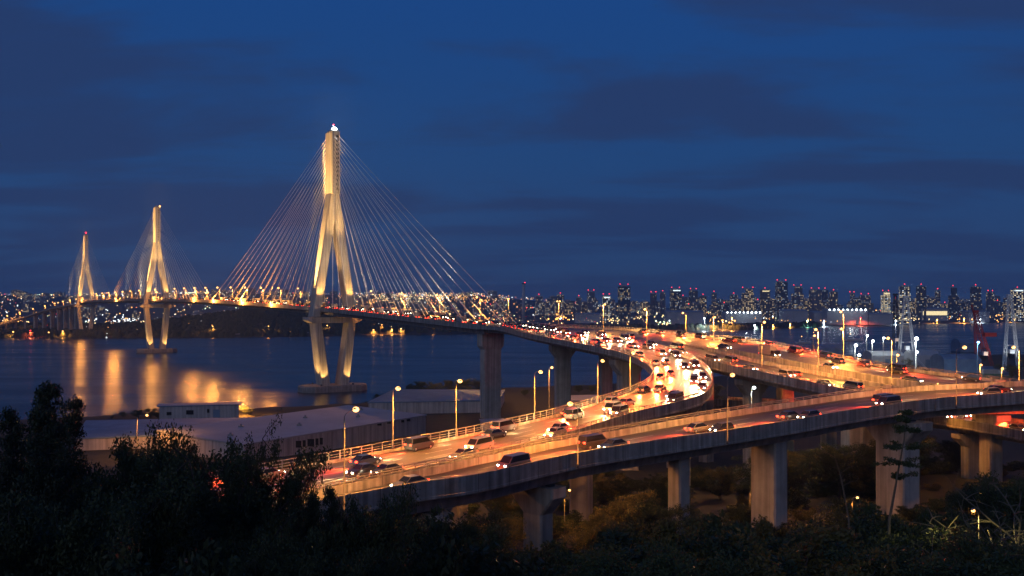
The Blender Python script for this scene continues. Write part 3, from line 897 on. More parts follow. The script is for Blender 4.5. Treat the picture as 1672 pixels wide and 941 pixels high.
lamp_front(1530, 1531, 626, 'short unlit post on the nearest ramp left of its last lamp', NL, watts=0, r=0.14)
IL = 'street lamps along the inner railing of the curved ramp'
lamp_px(642, 733, 650, 634, 21.9, 'bright street lamp on the curved ramp in front of the long white warehouse', IL, inward=-2.2)
lamp_px(745, 713, 751, 622, 21.6, 'brightest starry street lamp on the curved ramp left of the bridge piers', IL, inward=-2.2)
lamp_px(873, 686, 883, 607, 20.8, 'slim curved neck street lamp on the curved ramp beside two bridge piers', IL, inward=-2.2)
lamp_px(976, 660, 984, 589, 19.8, 'street lamp on the curved ramp just left of the wide pier under the bend', IL, inward=-2.2)
lamp_px(1029, 640, 1034, 576, 19.0, 'street lamp at the inside of the tight bend of the curved ramp', IL, inward=-2.2)
b = Vector((9.5, 252, 0)); b.z = ground_z(b.x, b.y) - 0.2
street_lamp(b, UD(901, 600, 252), 'tall street lamp rising from the bushes in front of a bridge pier', None, watts=9000)
ML = 'street lamps along the split carriageways'
lamp_px(985, 545, 986, 497, 11.6, 'street lamp at the gore where the carriageways split from the curved ramp', ML, watts=26000)
lamp_px(1056, 568, 1053, 505, 12.6, 'street lamp standing between curved ramp and carriageways before the bend', ML, watts=26000)
lamp_px(1120, 551, 1115, 511, 11.9, 'street lamp on the far railing left of the waterside lights', ML, watts=26000)
lamp_px(1165, 557, 1167, 518, 12.4, 'street lamp on the far railing where the water begins on the right', ML, watts=26000)
lamp_px(1244, 606, 1245, 526, 16.9, 'big starry street lamp on the divider between the two carriageways', ML, watts=29900)
lamp_px(1336, 622, 1332, 538, 18.6, 'second starry street lamp on the carriageway divider, right of the biggest star', ML, watts=29900)
lamp_px(1377, 589, 1374, 537, 15.6, 'street lamp on the far railing with water behind its head', ML, watts=26000)
lamp_px(1377.5, 584, 1373, 509, 15.4, 'tallest street lamp on the far railing against the dark city shore', ML, watts=26000)
lamp_px(1456, 629, 1450, 552, 19.0, 'street lamp on the carriageway divider in front of the white shipyard lights', ML, watts=29900)
lamp_px(1664, 632, 1655, 567, 17.8, 'street lamp at the far right edge reaching left in front of the white crane', ML, watts=23400)
lamp_px(1328, 571, 1330, 548, 14.0, 'low lamp post on the far railing left of the shipyard', ML, watts=0)
lamp_px(912, 531, 912, 492, 10.6, 'street lamp on the far railing in front of the first city blocks', ML, watts=12000, two=True)
lamp_px(830, 523, 829, 488, 9.7, 'double headed street lamp where the cable fan ends', ML, watts=23400, two=True)
# bridge lamps on the far edge
GB = 'lamp posts along the far edge of the bridge deck'
for i, s in enumerate([173, 130, 87, 43, -45, -90, -135, -180, -225, -270, -315, -360, -405, -450, -495, -600, -650, -700, -760, -820, -880, -940, -1000, -1060]):
    b = axis(s, HWID + 0.2, 0.3)
    hd = b + Vector((0, 0, 11.5)) - AN * 1.8
    lab = 'lamp post on the bridge between the nearest pylon and the curve' if s > 0 else ('lamp post on the bridge between nearest and middle pylon' if s > -549 else 'lamp post on the bridge beyond the middle pylon')
    street_lamp(b, hd, lab, GB + (' before the nearest pylon' if s > 0 else ' beyond'), watts=50000, r=0.5 if s > -100 else (0.75 if s > -500 else 1.0))
# strong amber deck lights on the near edge facing the water (they draw the columns in the water)
def deck_light(s, w, label, r=1.0):
    p = axis(s, -HWID - 0.5, 0)
    root = empty('deck_floodlight', p, math.atan2(AX.y, AX.x)); tag(root, label, 'floodlight')
    mb = MB(); mb.box((0, 0, 0.6), (0.3, 0.3, 1.4)); mb.build('bracket', M['dark_metal'], root)
    mb = MB(); mb.box((0, -0.1, 1.6), (1.2, 0.7, 0.9)); h = mb.build('lamp_head', M['dark_metal'], root)
    mb = MB(); mb.ball((0, -0.55, 1.65), (r, 0.3, r * 0.75)); mb.build('lens', M['lens'], h)
    q = axis(s, -HWID - 2.4, 1.8) - p
    point('flood_light', (0, -2.4, 2.0), w, SOD, root, 0.8)
for s, w, lab, r in ((-760, 70000, 'bright amber deck light just left of the middle pylon'), (-1120, 50000, 'amber deck light beside the farthest pylon'), (-512, 42000, 'amber deck light just right of the middle pylon'),
                     (-330, 60000, 'amber deck light midway between middle and nearest pylon'), (-258, 90000, 'amber deck light under the ends of the left cable fan'), (-170, 90000, 'amber deck light nearest to the tall pylon on its left side')) and [(a, b, c, 1.0 + (-a) / 900) for a, b, c in ((-760, 70000, 'bright amber deck light just left of the middle pylon'), (-1085, 50000, 'amber deck light beside the farthest pylon'), (-512, 42000, 'amber deck light just right of the middle pylon'), (-330, 60000, 'amber deck light midway between middle and nearest pylon'), (-258, 90000, 'amber deck light under the ends of the left cable fan'), (-170, 90000, 'amber deck light left of the tall pylon among the cable ends'), (-95, 60000, 'amber deck light nearest to the tall pylon on its left side'))]:
    deck_light(s, w, lab, r)
for k in range(12):
    s = 6 + k * DP.len / 12.3
    p, t, W = DP.at(s, 14)
    street_lamp(p, p + Vector((0, -1.5, 10)), 'small lamp post on the distant approach viaduct', 'lamp posts on the approach viaduct', watts=20000, r=1.1)

# small white work light under the carriageways and a lamp in the bushes, bottom right
b = Vector((56, 230, ground_z(56, 230) - 0.2))
street_lamp(b, UD(1225, 633, 230), 'white work light shining under the carriageways', None, watts=2500, lens='lens_white', col=(0.85, 1.0, 0.9), name='work_light', r=0.4)
GL = 'low lamps on the street under the viaducts'
for px, py, Y, lab in ((1232, 800, 176, 'low amber lamp on the dark street behind the double pier'), (930, 800, 158, 'low amber lamp behind the hammerhead pier'), (1115, 815, 158, 'low amber lamp near the foot of the slim pier'),
                       (1400, 812, 158, 'low amber lamp left of the big right hand pier'), (1600, 805, 168, 'low amber lamp on the street between the right hand piers'), (720, 805, 150, 'low amber lamp among the bushes under the left part of the foreground ramp')):
    hd = UD(px, py, Y); hd.z = max(hd.z, ground_z(hd.x, hd.y) + 4.5); b = Vector((hd.x - .8, Y + .2, ground_z(hd.x, Y) - .2))
    street_lamp(b, hd, lab, GL, watts=1500, r=0.22)
b = Vector((38.2, 88, ground_z(38.2, 88) - 0.2))
hd = UD(1589, 833, 82); b = Vector((hd.x + 0.6, 82.3, ground_z(hd.x, 82) - 0.2))
street_lamp(b, hd, 'yellow lamp among bare branches in the bottom right corner', None, watts=900, col=(1.0, 0.75, 0.2), name='garden_lamp', r=0.16)

# ------------------------------------------------------------------ traffic
def paint():
    m = bpy.data.materials.new('car_paint'); m.use_nodes = True
    N, L = nodes_of(m); b = N['Principled BSDF']
    oi = N.new('ShaderNodeObjectInfo'); r = N.new('ShaderNodeValToRGB'); L.new(oi.outputs['Random'], r.inputs[0])
    cr = r.color_ramp; cr.interpolation = 'CONSTANT'
    cols = [(0.0, (0.22, 0.22, 0.22)), (0.14, (0.09, 0.095, 0.10)), (0.34, (0.02, 0.02, 0.023)), (0.66, (0.05, 0.055, 0.065)), (0.82, (0.09, 0.01, 0.01)), (0.90, (0.012, 0.025, 0.07)), (0.96, (0.16, 0.15, 0.13))]
    cr.elements[0].color = (*cols[0][1], 1); cr.elements[1].position = cols[1][0]; cr.elements[1].color = (*cols[1][1], 1)
    for p, c in cols[2:]:
        e = cr.elements.new(p); e.color = (*c, 1)
    L.new(r.outputs[0], b.inputs['Base Color']); b.inputs['Roughness'].default_value = 0.3; b.inputs['Coat Weight'].default_value = 0.6
    return m
M['paint'] = paint()
M['box_body'] = pmat('truck_box', (0.22, 0.22, 0.22), 0.6, var=0.1, scale=0.5, objvar=0.4)

def car_shapes(kind):
    """returns list of (name, MB, material, smooth) with x forward; z=0 on the road"""
    out = []
    if kind == 'sedan':
        L_, W_, st = 4.5, 0.88, [(2.25, .38, .60, .70), (2.16, .26, .70, .82), (1.5, .22, .84, .88), (0.95, .22, .92, .88), (-0.4, .22, .95, .88), (-1.7, .22, .96, .88), (-2.12, .27, .90, .83), (-2.25, .40, .78, .74)]
        cab = (1.05, 0.35, -1.05, -1.85, .93, 1.44)
    elif kind == 'hatch':
        L_, W_, st = 3.9, 0.84, [(1.95, .38, .66, .68), (1.88, .26, .76, .80), (1.35, .22, .92, .84), (1.0, .22, .98, .84), (-0.6, .22, 1.0, .84), (-1.7, .24, 1.0, .83), (-1.95, .38, .90, .74)]
        cab = (1.15, 0.45, -1.35, -1.85, .97, 1.54)
    elif kind == 'van':
        L_, W_, st = 4.7, 0.92, [(2.35, .40, .80, .76), (2.27, .28, .95, .86), (1.9, .24, 1.08, .92), (1.5, .24, 1.14, .92), (-1.0, .24, 1.16, .92), (-2.2, .26, 1.16, .91), (-2.35, .38, 1.1, .86)]
        cab = (1.8, 1.05, -2.1, -2.3, 1.12, 1.92)
    else:
        L_, W_, st = 7.6, 1.12, [(3.8, .50, 1.15, 1.0), (3.72, .42, 1.25, 1.08), (3.3, .42, 1.32, 1.12), (1.9, .42, 1.34, 1.12), (1.85, .55, 1.0, 1.0), (-3.6, .55, 1.0, 1.0), (-3.75, .60, .95, .98)]
        cab = (3.72, 3.45, 2.1, 2.0, 1.3, 2.35)
    body = MB(); rows = []
    for x, zb, zt, hw in st:
        rows.append([Vector((x, y, z)) for y, z in ((-hw * .86, zb), (hw * .86, zb), (hw, zb + .16), (hw, zt - .14), (hw * .93, zt), (-hw * .93, zt), (-hw, zt - .14), (-hw, zb + .16))])
    body.sweep(rows)
    x0, x1, x2, x3, zb, zt = cab
    wb, wt = W_ * 0.94, W_ * 0.74 if kind != 'van' else W_ * 0.84
    if kind == 'truck': wb, wt = W_ * 0.98, W_ * 0.92
    B = [Vector(p) for p in ((x0, -wb, zb), (x0, wb, zb), (x3, wb, zb), (x3, -wb, zb))]
    T = [Vector(p) for p in ((x1, -wt, zt), (x1, wt, zt), (x2, wt, zt), (x2, -wt, zt))]
    body.hexa(B, T)
    out.append(('body', body, 'paint'))
    def panel(a, b, c, d, inset=0.09):
        cen = (a + b + c + d) / 4; n = (b - a).cross(d - a).normalized()
        q = [p.lerp(cen, inset) for p in (a, b, c, d)]
        if n.dot(cen - Vector((0, 0, (zb + zt) / 2)) - Vector(((x0 + x3) / 2, 0, 0))) < 0: n = -n
        mb = MB(); mb.hexa([p - n * 0.01 for p in q], [p + n * 0.012 for p in q]); return mb
    out.append(('windscreen', panel(B[0], B[1], T[1], T[0]), 'glass'))
    if kind != 'truck':
        out.append(('rear_window', panel(B[2], B[3], T[3], T[2]), 'glass'))
    out.append(('side_window', panel(B[1], B[2], T[2], T[1]), 'glass'))
    out.append(('side_window', panel(B[3], B[0], T[0], T[3]), 'glass'))
    if kind == 'truck':
        bx = MB(); bx.box((-1.05, 0, 2.15), (5.4, 2.3, 2.3)); out.append(('cargo_box', bx, 'box_body'))
    wr = 0.33 if kind != 'truck' else 0.45
    fx, rx = (L_ / 2 - 0.82, -L_ / 2 + 0.82) if kind != 'truck' else (2.75, -2.3)
    for x in (fx, rx):
        for s in (-1, 1):
            w = MB(); y = s * (W_ - 0.10)
            w.tube([(x, y - 0.11, wr), (x, y + 0.11, wr)], wr, 14)
            w.tube([(x, y + s * 0.105, wr), (x, y + s * 0.118, wr)], wr * 0.6, 10, mi=1)
            out.append(('wheel', w, ('tyre', 'rim')))
    hz, tz = st[1][2] - .10, st[-2][2] - .14
    for s in (-1, 1):
        h = MB(); h.ball((L_ / 2 - 0.06, s * W_ * .66, hz), (0.10, 0.20, 0.11)); out.append(('headlight', h, 'head'))
        t = MB(); t.box((-L_ / 2 + 0.02, s * W_ * .68, tz), (0.12, 0.40, 0.20)); out.append(('tail_light', t, 'tail'))
    return out, L_, hz
PROTO = {}
def make_car(kind, name):
    shp, L_, hz = car_shapes(kind)
    root = empty(name, (0, 0, -500))
    for n, mb, mk in shp:
        ms = [M[k] for k in mk] if isinstance(mk, tuple) else M[mk]
        mb.build(n, ms, root)
    return root, L_, hz
HEADC = (1.0, 0.62, 0.26)
def far_car_mesh(kind):
    shp, L_, hz = car_shapes(kind)
    mb = MB(); mats = []; 
    for n, s, mk in shp:
        if n == 'wheel' or 'window' in n: 
            if n == 'wheel': continue
        if mk not in mats: mats.append(mk)
        k = mats.index(mk)
        mb.add(s.v, s.f, k)
    return mb, [M[k] for k in mats]
CARS = [0]
CAT = {'sedan': 'car', 'hatch': 'car', 'van': 'van', 'truck': 'truck'}
NAME = {'sedan': 'car', 'hatch': 'car', 'van': 'van', 'truck': 'truck'}
WORD = {'sedan': 'saloon car', 'hatch': 'small hatchback', 'van': 'van', 'truck': 'box truck'}
LIGHTS = {}
def new_vehicle(kind, p, ang, pitch, label, group, near=True, lights=True, facing=True):
    if kind not in PROTO:
        PROTO[kind] = make_car(kind, NAME[kind]); o = PROTO[kind][0]
    else:
        o = copy_tree(PROTO[kind][0])
        for c in list(o.children):
            if c.type == 'LIGHT': bpy.data.objects.remove(c)
    o.location = p; o.rotation_euler = (0, pitch, ang)
    tag(o, label, CAT[kind], group)
    if lights:
        L_, hz = PROTO[kind][1], PROTO[kind][2]
        LIGHTS.setdefault('jobs', []).append((o, L_, hz, facing))
    CARS[0] += 1
    return o
def light_vehicles():
    hl = bpy.data.lights.new('headlight_beam', 'SPOT'); hl.energy = 14000; hl.color = HEADC; hl.spot_size = R(58); hl.spot_blend = 0.8; hl.shadow_soft_size = 0.15
    tl = bpy.data.lights.new('tail_band_spot', 'SPOT'); tl.energy = 34000; tl.color = (1.0, 0.055, 0.012); tl.spot_size = R(64); tl.spot_blend = 0.9; tl.shadow_soft_size = 0.15  # added red spot throwing a lane band, stronger than real tail lamps cast
    for o, L_, hz, facing in LIGHTS.get('jobs', []):
        a = bpy.data.objects.new('headlight_beam', hl); link(a, o); a.location = (L_ / 2 + 0.12, 0, hz + 0.1)
        a.rotation_euler = Vector((1, 0, -0.14)).to_track_quat('-Z', 'Y').to_euler()
        a = bpy.data.objects.new('tail_band_spot', tl); link(a, o); a.location = (-L_ / 2 - 0.15, 0, 0.95)
        a.rotation_euler = Vector((-1, 0, -0.30)).to_track_quat('-Z', 'Y').to_euler()
def lane(D, side, off, dirn, s0, s1, gap, where, group, near=True, trucks=0.0, seed=1):
    r = random.Random(seed); s = s0 + r.random() * gap
    out = []
    while s < s1:
        x = r.random()
        kind = 'truck' if x < trucks else ('van' if x < 0.26 else ('hatch' if x < 0.5 else 'sedan'))
        p, t, W = D.at(s, off + r.uniform(-.25, .25), side)
        t = t * dirn
        ang = math.atan2(t.y, t.x); pitch = -math.asin(t.z)
        out.append((kind, p + Vector((0, 0, 0.005)), ang, pitch))
        s += gap * r.uniform(0.8, 1.3) + (4 if kind == 'truck' else 0)
    for kind, p, ang, pitch in out:
        lab = ('%s with lit %s %s' % (WORD[kind], 'tail lamps' if group.find('away') >= 0 else 'headlights', where))
        new_vehicle(kind, p, ang, pitch, lab, group, near)
far_rows = []
AW = 'traffic driving away on the curved ramp'; AT = 'traffic driving towards us on the curved ramp'
a0 = DA.acc[along(DA, Vector((8, 345, 44)))]
aend = DA.len - 15
lane(DA, 'L', 2.6, -1, a0, aend, 20, 'in the railing side lane of the curved ramp', AW + ' along its railing', seed=2)
lane(DA, 'L', 6.0, -1, a0, aend, 23, 'in the second lane of the curved ramp', AW + ' in the second lane', seed=3)
lane(DA, 'R', 6.0, 1, a0, aend, 19, 'in the third lane of the curved ramp', AT + ' in the third lane', seed=4)
lane(DA, 'R', 2.7, 1, a0, aend, 17, 'in the outer wall side lane of the curved ramp', AT + ' along the outer wall', seed=5)
c0, c1 = sx(DC, 500), sx(DC, 1760)
lane(DC, 'R', 2.4, -1, c0, c1, 18, 'in the near lane of the foreground ramp', 'traffic coming down the foreground ramp', seed=6)
lane(DC, 'R', 5.6, 1, c0 + 40, c1, 24, 'in the far lane of the foreground ramp', 'traffic driving away up the foreground ramp', seed=7)
b0 = D1.acc[along(D1, B1[2][0])]
lane(D1, 'L', 2.8, 1, b0, D1.len - 30, 17, 'in the near lane of the middle carriageway', 'traffic towards us on the middle carriageway', seed=8)
lane(D1, 'L', 6.2, -1, b0, D1.len - 30, 24, 'in the second lane of the middle carriageway', 'traffic driving away on the middle carriageway', seed=9)
b0 = D2.acc[along(D2, B2[2][0])]
lane(D2, 'R', 2.6, -1, b0, D2.len - 6, 13, 'in the outermost lane of the far carriageway', 'traffic driving away on the far carriageway outer lane', seed=10)
lane(D2, 'R', 6.0, -1, b0, D2.len - 6, 26, 'in the second lane of the far carriageway', 'traffic driving away on the far carriageway second lane', seed=11)
lane(D2, 'L', 3.0, 1, b0 + 60, D2.len - 20, 24, 'in the near lane of the far carriageway', 'traffic towards us on the far carriageway', seed=12, trucks=.2)
lane(DD, 'L', 3.0, 1, 60, DD.len - 10, 12, 'in the near lane of the lower road', 'traffic towards us on the lower road', seed=13)
lane(DD, 'R', 3.4, 1, 60, DD.len - 10, 13, 'in the far lane of the lower road', 'traffic towards us on the lower road far lane', seed=14)
print('vehicles', CARS[0])
light_vehicles()
# the bridge's traffic, too far to tell apart: one object
def far_traffic():
    kinds = {}
    for k in ('sedan', 'hatch', 'van', 'truck'):
        kinds[k] = far_car_mesh(k)
    V, Fc, MI = [], [], []
    mats = []
    r = random.Random(5)
    jobs = []
    for off, dirn, gap in ((2.3, -1, 9), (5.6, -1, 11), (-5.6, 1, 10), (-2.3, 1, 9)):
        s = -1140.0
        while s < 205:
            x = r.random(); k = 'truck' if x < .12 else ('van' if x < .3 else ('hatch' if x < .5 else 'sedan'))
            u = -HWID + off if off > 0 else HWID + off
            p = axis(s, u, 0.005); t = (axis(s + 4, u) - axis(s - 4, u)).normalized() * dirn
            jobs.append((k, p, t)); s += gap * r.uniform(.8, 1.4) * (1 if s > -600 else 1.6) + (4 if k == 'truck' else 0)
    # gore
    for D, side, off, dirn in ((DA, 'L', 2.6, -1), (DA, 'L', 6, -1), (DA, 'R', 6, 1), (DA, 'R', 2.7, 1)):
        s = 18.0
        while s < a0 - 6:
            k = r.choice(['sedan', 'hatch', 'van']); p, t, W = D.at(s, off, side); jobs.append((k, p, t * dirn)); s += r.uniform(8, 13)
    for k, p, t in jobs:
        mb, ms = kinds[k]
        for m in ms:
            if m not in mats: mats.append(m)
        mm = [mats.index(m) for m in ms]
        Mx = Matrix.Translation(p) @ t.to_track_quat('X', 'Z').to_matrix().to_4x4()
        b = len(V); V += [tuple(Mx @ Vector(v)) for v in mb.v]; Fc += [tuple(i + b for i in f) for f in mb.f]; MI += [mm[i] for i in mb.m]
    me = bpy.data.meshes.new('bridge_traffic'); me.from_pydata(V, [], Fc)
    for m in mats: me.materials.append(m)
    me.polygons.foreach_set('material_index', MI); me.update()
    o = link(bpy.data.objects.new('bridge_traffic', me))
    tag(o, 'dense line of distant traffic lights along the bridge deck', 'traffic', kind='stuff')
far_traffic()

# ------------------------------------------------------------------ sheds by the water
def ray_plane(px, py, a, b):
    """hit of a photo pixel with the vertical plane through a and b"""
    d = Vector(((px - HX) / F, 1, -(py - HY) / F)); n = Vector((b.y - a.y, a.x - b.x, 0))
    o = Vector((0, 0, CZ)); t = (a - o).dot(n) / d.dot(n)
    return o + d * t
def shed(name, corners, h, label, cat, wall='wall', roof='roof', over=0.5, slope=0.0, zb=None):
    """corners: four ground points, counter-clockwise from above starting front left"""
    c = sum((Vector((p[0], p[1], 0)) for p in corners), Vector()) / 4
    zb = ground_z(c.x, c.y) - 0.3 if zb is None else zb
    root = empty(name, (c.x, c.y, zb)); tag(root, label, cat)
    P = [Vector((p[0] - c.x, p[1] - c.y, 0)) for p in corners]
    hs = [h, h, h + slope, h + slope]
    mb = MB(); mb.hexa([p + Vector((0, 0, -1.5)) for p in P], [p + Vector((0, 0, q)) for p, q in zip(P, hs)]); w = mb.build('wall', M[wall], root)
    mb = MB()
    Q = [p + p.normalized() * over for p in P]
    mb.hexa([p + Vector((0, 0, q + 0.01)) for p, q in zip(Q, hs)], [p + Vector((0, 0, q + 0.45)) for p, q in zip(Q, hs)]); r_ = mb.build('roof', M[roof], root)
    return root, P, zb, r_
def px_window(root, A, B, rect, mat='window_dark', name='window'):
    """window whose corners lie on photo pixels of the wall A-B (world ground points)"""
    x0, y0, x1, y1 = rect
    q = [ray_plane(x, y, A, B) - root.location for x, y in ((x0, y1), (x1, y1), (x1, y0), (x0, y0))]
    n = Vector((B.y - A.y, A.x - B.x, 0)).normalized()
    if n.dot(Vector((0, -1, 0))) < 0: n = -n
    mb = MB(); mb.hexa([p - n * 0.15 for p in q], [p + n * 0.04 for p in q]); w = mb.build(name, M[mat], root)
    fr = MB(); cen = sum(q, Vector()) / 4
    bot = q[0].lerp(q[1], 0.5); 
    fr.hexa([q[0] - n * .1 + Vector((0, 0, -.25)), q[1] - n * .1 + Vector((0, 0, -.25)), q[1] + n * .12 + Vector((0, 0, -.25)), q[0] + n * .12 + Vector((0, 0, -.25))],
            [q[0] - n * .1, q[1] - n * .1, q[1] + n * .12, q[0] + n * .12]); fr.build('sill', M['concrete'], w)
fl, fr_, br, bl = (-84, 308), (-34, 388), (-70, 420), (-122, 338)
root, P, zb, rf = shed('warehouse', [fl, fr_, br, bl], 6.9, 'long white warehouse with pale flat roof beyond the curved ramp', 'warehouse', slope=0.5)
A_, B_ = Vector((*fl, 0)), Vector((*fr_, 0))
for rc in ((483, 720, 492, 731), (494, 719, 499, 730), (502, 717, 513, 729), (515, 716, 520, 727), (522, 715, 527, 726), (616, 690, 623, 695), (632, 688, 638, 692), (655, 686, 660, 690), (664, 684, 670, 688)):
    px_window(root, A_, B_, rc)
for k in range(6):
    u = (k + 0.5) / 6; p = P[0].lerp(P[1], u).lerp(P[3].lerp(P[2], u), 0.35 + 0.3 * (k % 2))
    mb = MB(); mb.box((p.x, p.y, 7.75), (1.6, 1.2, 0.8)); mb.tube([(p.x, p.y, 8.1), (p.x, p.y, 8.7)], 0.35, 8); mb.build('roof_vent', M['steel'], rf)
shed('storage_shed', [(-150, 338), (-104, 352), (-90, 396), (-166, 384)], 4.6, 'low blue grey roofed shed left of the white warehouse', 'shed', roof='roof_blue', slope=0.6)
sr, P, zb, rf = shed('shore_office', [(-153.5, 428), (-121, 436), (-124, 446), (-156, 438)], 6.4, 'small white waterside building with dark flat roof and a blue door', 'building', roof='roof_blue', over=1.2)
A_, B_ = Vector((-153.5, 428, 0)), Vector((-121, 436, 0))
for rc in ((304, 670, 316, 677), (272, 673, 280, 678), (338, 668, 342, 674)):
    px_window(sr, A_, B_, rc)
px_window(sr, A_, B_, (348, 669, 359, 682), 'roof_blue', 'door')
shed('low_depot', [(-66, 452), (-6, 462), (-4, 512), (-62, 516)], 5.6, 'wide low depot with blue grey flat roof behind the two bright lamps', 'depot', roof='roof_blue', slope=0.3)
shed('boat_shed', [(24, 470), (46, 474), (44, 492), (22, 488)], 4.4, 'pale roofed little shed between the bridge piers', 'shed', slope=0.8)
shed('pump_house', [(-11, 392), (-2, 395), (-4, 404), (-13, 401)], 3.8, 'tiny pale hut at the foot of the first big bridge pier', 'hut')
b = Vector((-121, 450, 3)); street_lamp(b, UD(397, 660, 450), 'amber lamp at the right end of the waterside building', None, watts=26000, r=0.4)
b = Vector((-125, 328, ground_z(-125, 328))); street_lamp(b, UD(240, 678, 328) , 'curved neck street lamp in front of the blue grey shed', None, watts=16000, r=0.42)
# ------------------------------------------------------------------ trees
def leaf_quads(centres, size, n_each, spread, rs, flat=0.0, droop=0.0):
    """n_each leaf blades scattered round every centre; returns verts, quads"""
    c = np.repeat(np.asarray(centres, float), n_each, axis=0)
    k = len(c)
    off = rs.normal(size=(k, 3)); off /= np.linalg.norm(off, axis=1)[:, None]
    off *= (rs.random(k) ** 0.5)[:, None] * spread
    off[:, 2] *= 0.7
    p = c + off
    p[:, 2] -= droop * rs.random(k)
    a = rs.normal(size=(k, 3)); a[:, 2] *= (1 - flat); a /= np.linalg.norm(a, axis=1)[:, None]
    b = rs.normal(size=(k, 3)); b[:, 2] *= (1 - flat * 0.6)
    b -= (b * a).sum(1)[:, None] * a; b /= np.linalg.norm(b, axis=1)[:, None]
    s = size * (0.6 + 0.8 * rs.random(k))[:, None]
    v = np.stack([p - a * s * 0.9, p + b * s * 0.42, p + a * s * 0.9, p - b * s * 0.42], axis=1).reshape(-1, 3)
    q = np.arange(k * 4).reshape(-1, 4)
    return v, q
def tree_proto(kind, seed, H, leafm, barkm='bark', leaf=0.17, n_leaf=46, spread=0.75, width=1.0, bare=0.35, limbs=11):
    r = random.Random(seed); rs = np.random.default_rng(seed)
    tb = MB(); cents = []
    if kind == 'conifer':
        pts = [Vector((r.uniform(-.1, .1) * i, r.uniform(-.1, .1) * i, H * i / 8)) for i in range(9)]
        tb.tube(pts, [0.02 + 0.024 * H * (1 - i / 8.2) ** 0.9 for i in range(9)], 7)
        z = H * 0.16
        while z < H * 0.985:
            u = z / H
            nb = r.randint(3, 5)
            w0 = r.random() * 6.28
            for k in range(nb):
                ln = width * H * 0.26 * (1 - u) ** 0.75 * r.uniform(0.55, 1.2) + 0.25
                w = w0 + 6.28 * k / nb + r.uniform(-.4, .4)
                d = Vector((math.cos(w), math.sin(w), r.uniform(0.05, 0.4)))
                b0 = pts[min(8, int(u * 8))].lerp(pts[min(8, int(u * 8) + 1)], u * 8 % 1); b0 = Vector((b0.x, b0.y, z))
                seg = [b0, b0 + d * ln * .5 - Vector((0, 0, ln * .05)), b0 + d * ln + Vector((0, 0, ln * 0.02))]
                tb.tube(seg, [0.035 + 0.004 * ln * 3, 0.03, 0.01], 4, cap=False)
                m = max(2, int(ln / 0.42))
                for j in range(m):
                    q = seg[0].lerp(seg[2], (j + 1.1) / (m + .1))
                    cents.append((q.x + r.gauss(0, .16), q.y + r.gauss(0, .16), q.z + r.gauss(0, .10)))
            z += r.uniform(0.42, 0.8) * (0.6 + 0.5 * (1 - u))
        cents.append((pts[8].x, pts[8].y, H))
    elif kind == 'shrub':
        for k in range(limbs):
            w = r.random() * 6.28; tl = r.uniform(0.15, 0.55) * width
            d = Vector((math.cos(w) * tl, math.sin(w) * tl, 1)).normalized(); L_ = H * r.uniform(0.55, 1.0)
            pts = [Vector((math.cos(w) * .2, math.sin(w) * .2, 0))]
            for j in range(1, 6):
                d = (d + Vector((r.gauss(0, .13), r.gauss(0, .13), 0.02))).normalized(); pts.append(pts[-1] + d * L_ / 5)
            tb.tube(pts, [0.05 * (1 - j / 6) + .008 for j in range(6)], 5, cap=False)
            for j in range(1, 6):
                for m in range(4):
                    q = pts[j] + Vector((r.gauss(0, .45), r.gauss(0, .45), r.gauss(0, .3))) * (1.15 - j * 0.13) * width
                    cents.append(tuple(q))
    else:
        pts = [Vector((0, 0, 0))]; d = Vector((r.gauss(0, .05), r.gauss(0, .05), 1))
        nseg = 8
        for i in range(nseg):
            d = (d + Vector((r.gauss(0, .09), r.gauss(0, .09), .05))).normalized(); pts.append(pts[-1] + d * H * 0.86 / nseg)
        tr = 0.026 * H
        tb.tube(pts, [tr * (1 - i / (nseg + 1)) + 0.015 for i in range(nseg + 1)], 8)
        for k in range(limbs):
            u = bare + (0.98 - bare) * (k + r.random() * .7) / limbs
            i = min(nseg - 1, int(u * nseg)); b0 = pts[i].lerp(pts[i + 1], u * nseg - i)
            w = k * 2.4 + r.uniform(-.5, .5)
            ln = width * H * (0.40 * math.sin(math.pi * (0.22 + 0.72 * (u - bare) / (1 - bare))) + 0.06) * r.uniform(.8, 1.2)
            d = Vector((math.cos(w), math.sin(w), r.uniform(.25, .75))).normalized()
            lp = [b0]
            for j in range(5):
                d = (d + Vector((r.gauss(0, .16), r.gauss(0, .16), .06))).normalized(); lp.append(lp[-1] + d * ln / 5)
            tb.tube(lp, [tr * .42 * (1 - u * .5) * (1 - j / 5.6) + .008 for j in range(6)], 5, cap=False)
            for j in range(1, 6):
                for m in range(2 if j < 5 else 3):
                    e = Vector((r.gauss(0, 1), r.gauss(0, 1), r.gauss(.25, .6))).normalized()
                    q = lp[j] + e * ln * r.uniform(.16, .34)
                    tb.tube([lp[j], lp[j].lerp(q, .5) + Vector((0, 0, .05)), q], [0.03, .02, .008], 4, cap=False)
                    if r.random() < .93:
                        cents.append(tuple(q))
                        for x in range(2): cents.append(tuple(lp[j].lerp(q, r.uniform(.45, .9)) + Vector((r.gauss(0, .25), r.gauss(0, .25), r.gauss(0, .2)))))
    trunk = tb.mesh('trunk', M[barkm], True)
    crown = None
    if n_leaf:
        v, q = leaf_quads(cents, leaf, n_leaf, spread, rs, flat=0.35 if kind == 'conifer' else 0.0)
        crown = np_mesh('crown', v, q, M[leafm])
        H = float(np.quantile(v[:, 2], 0.999))
    return trunk, crown, H
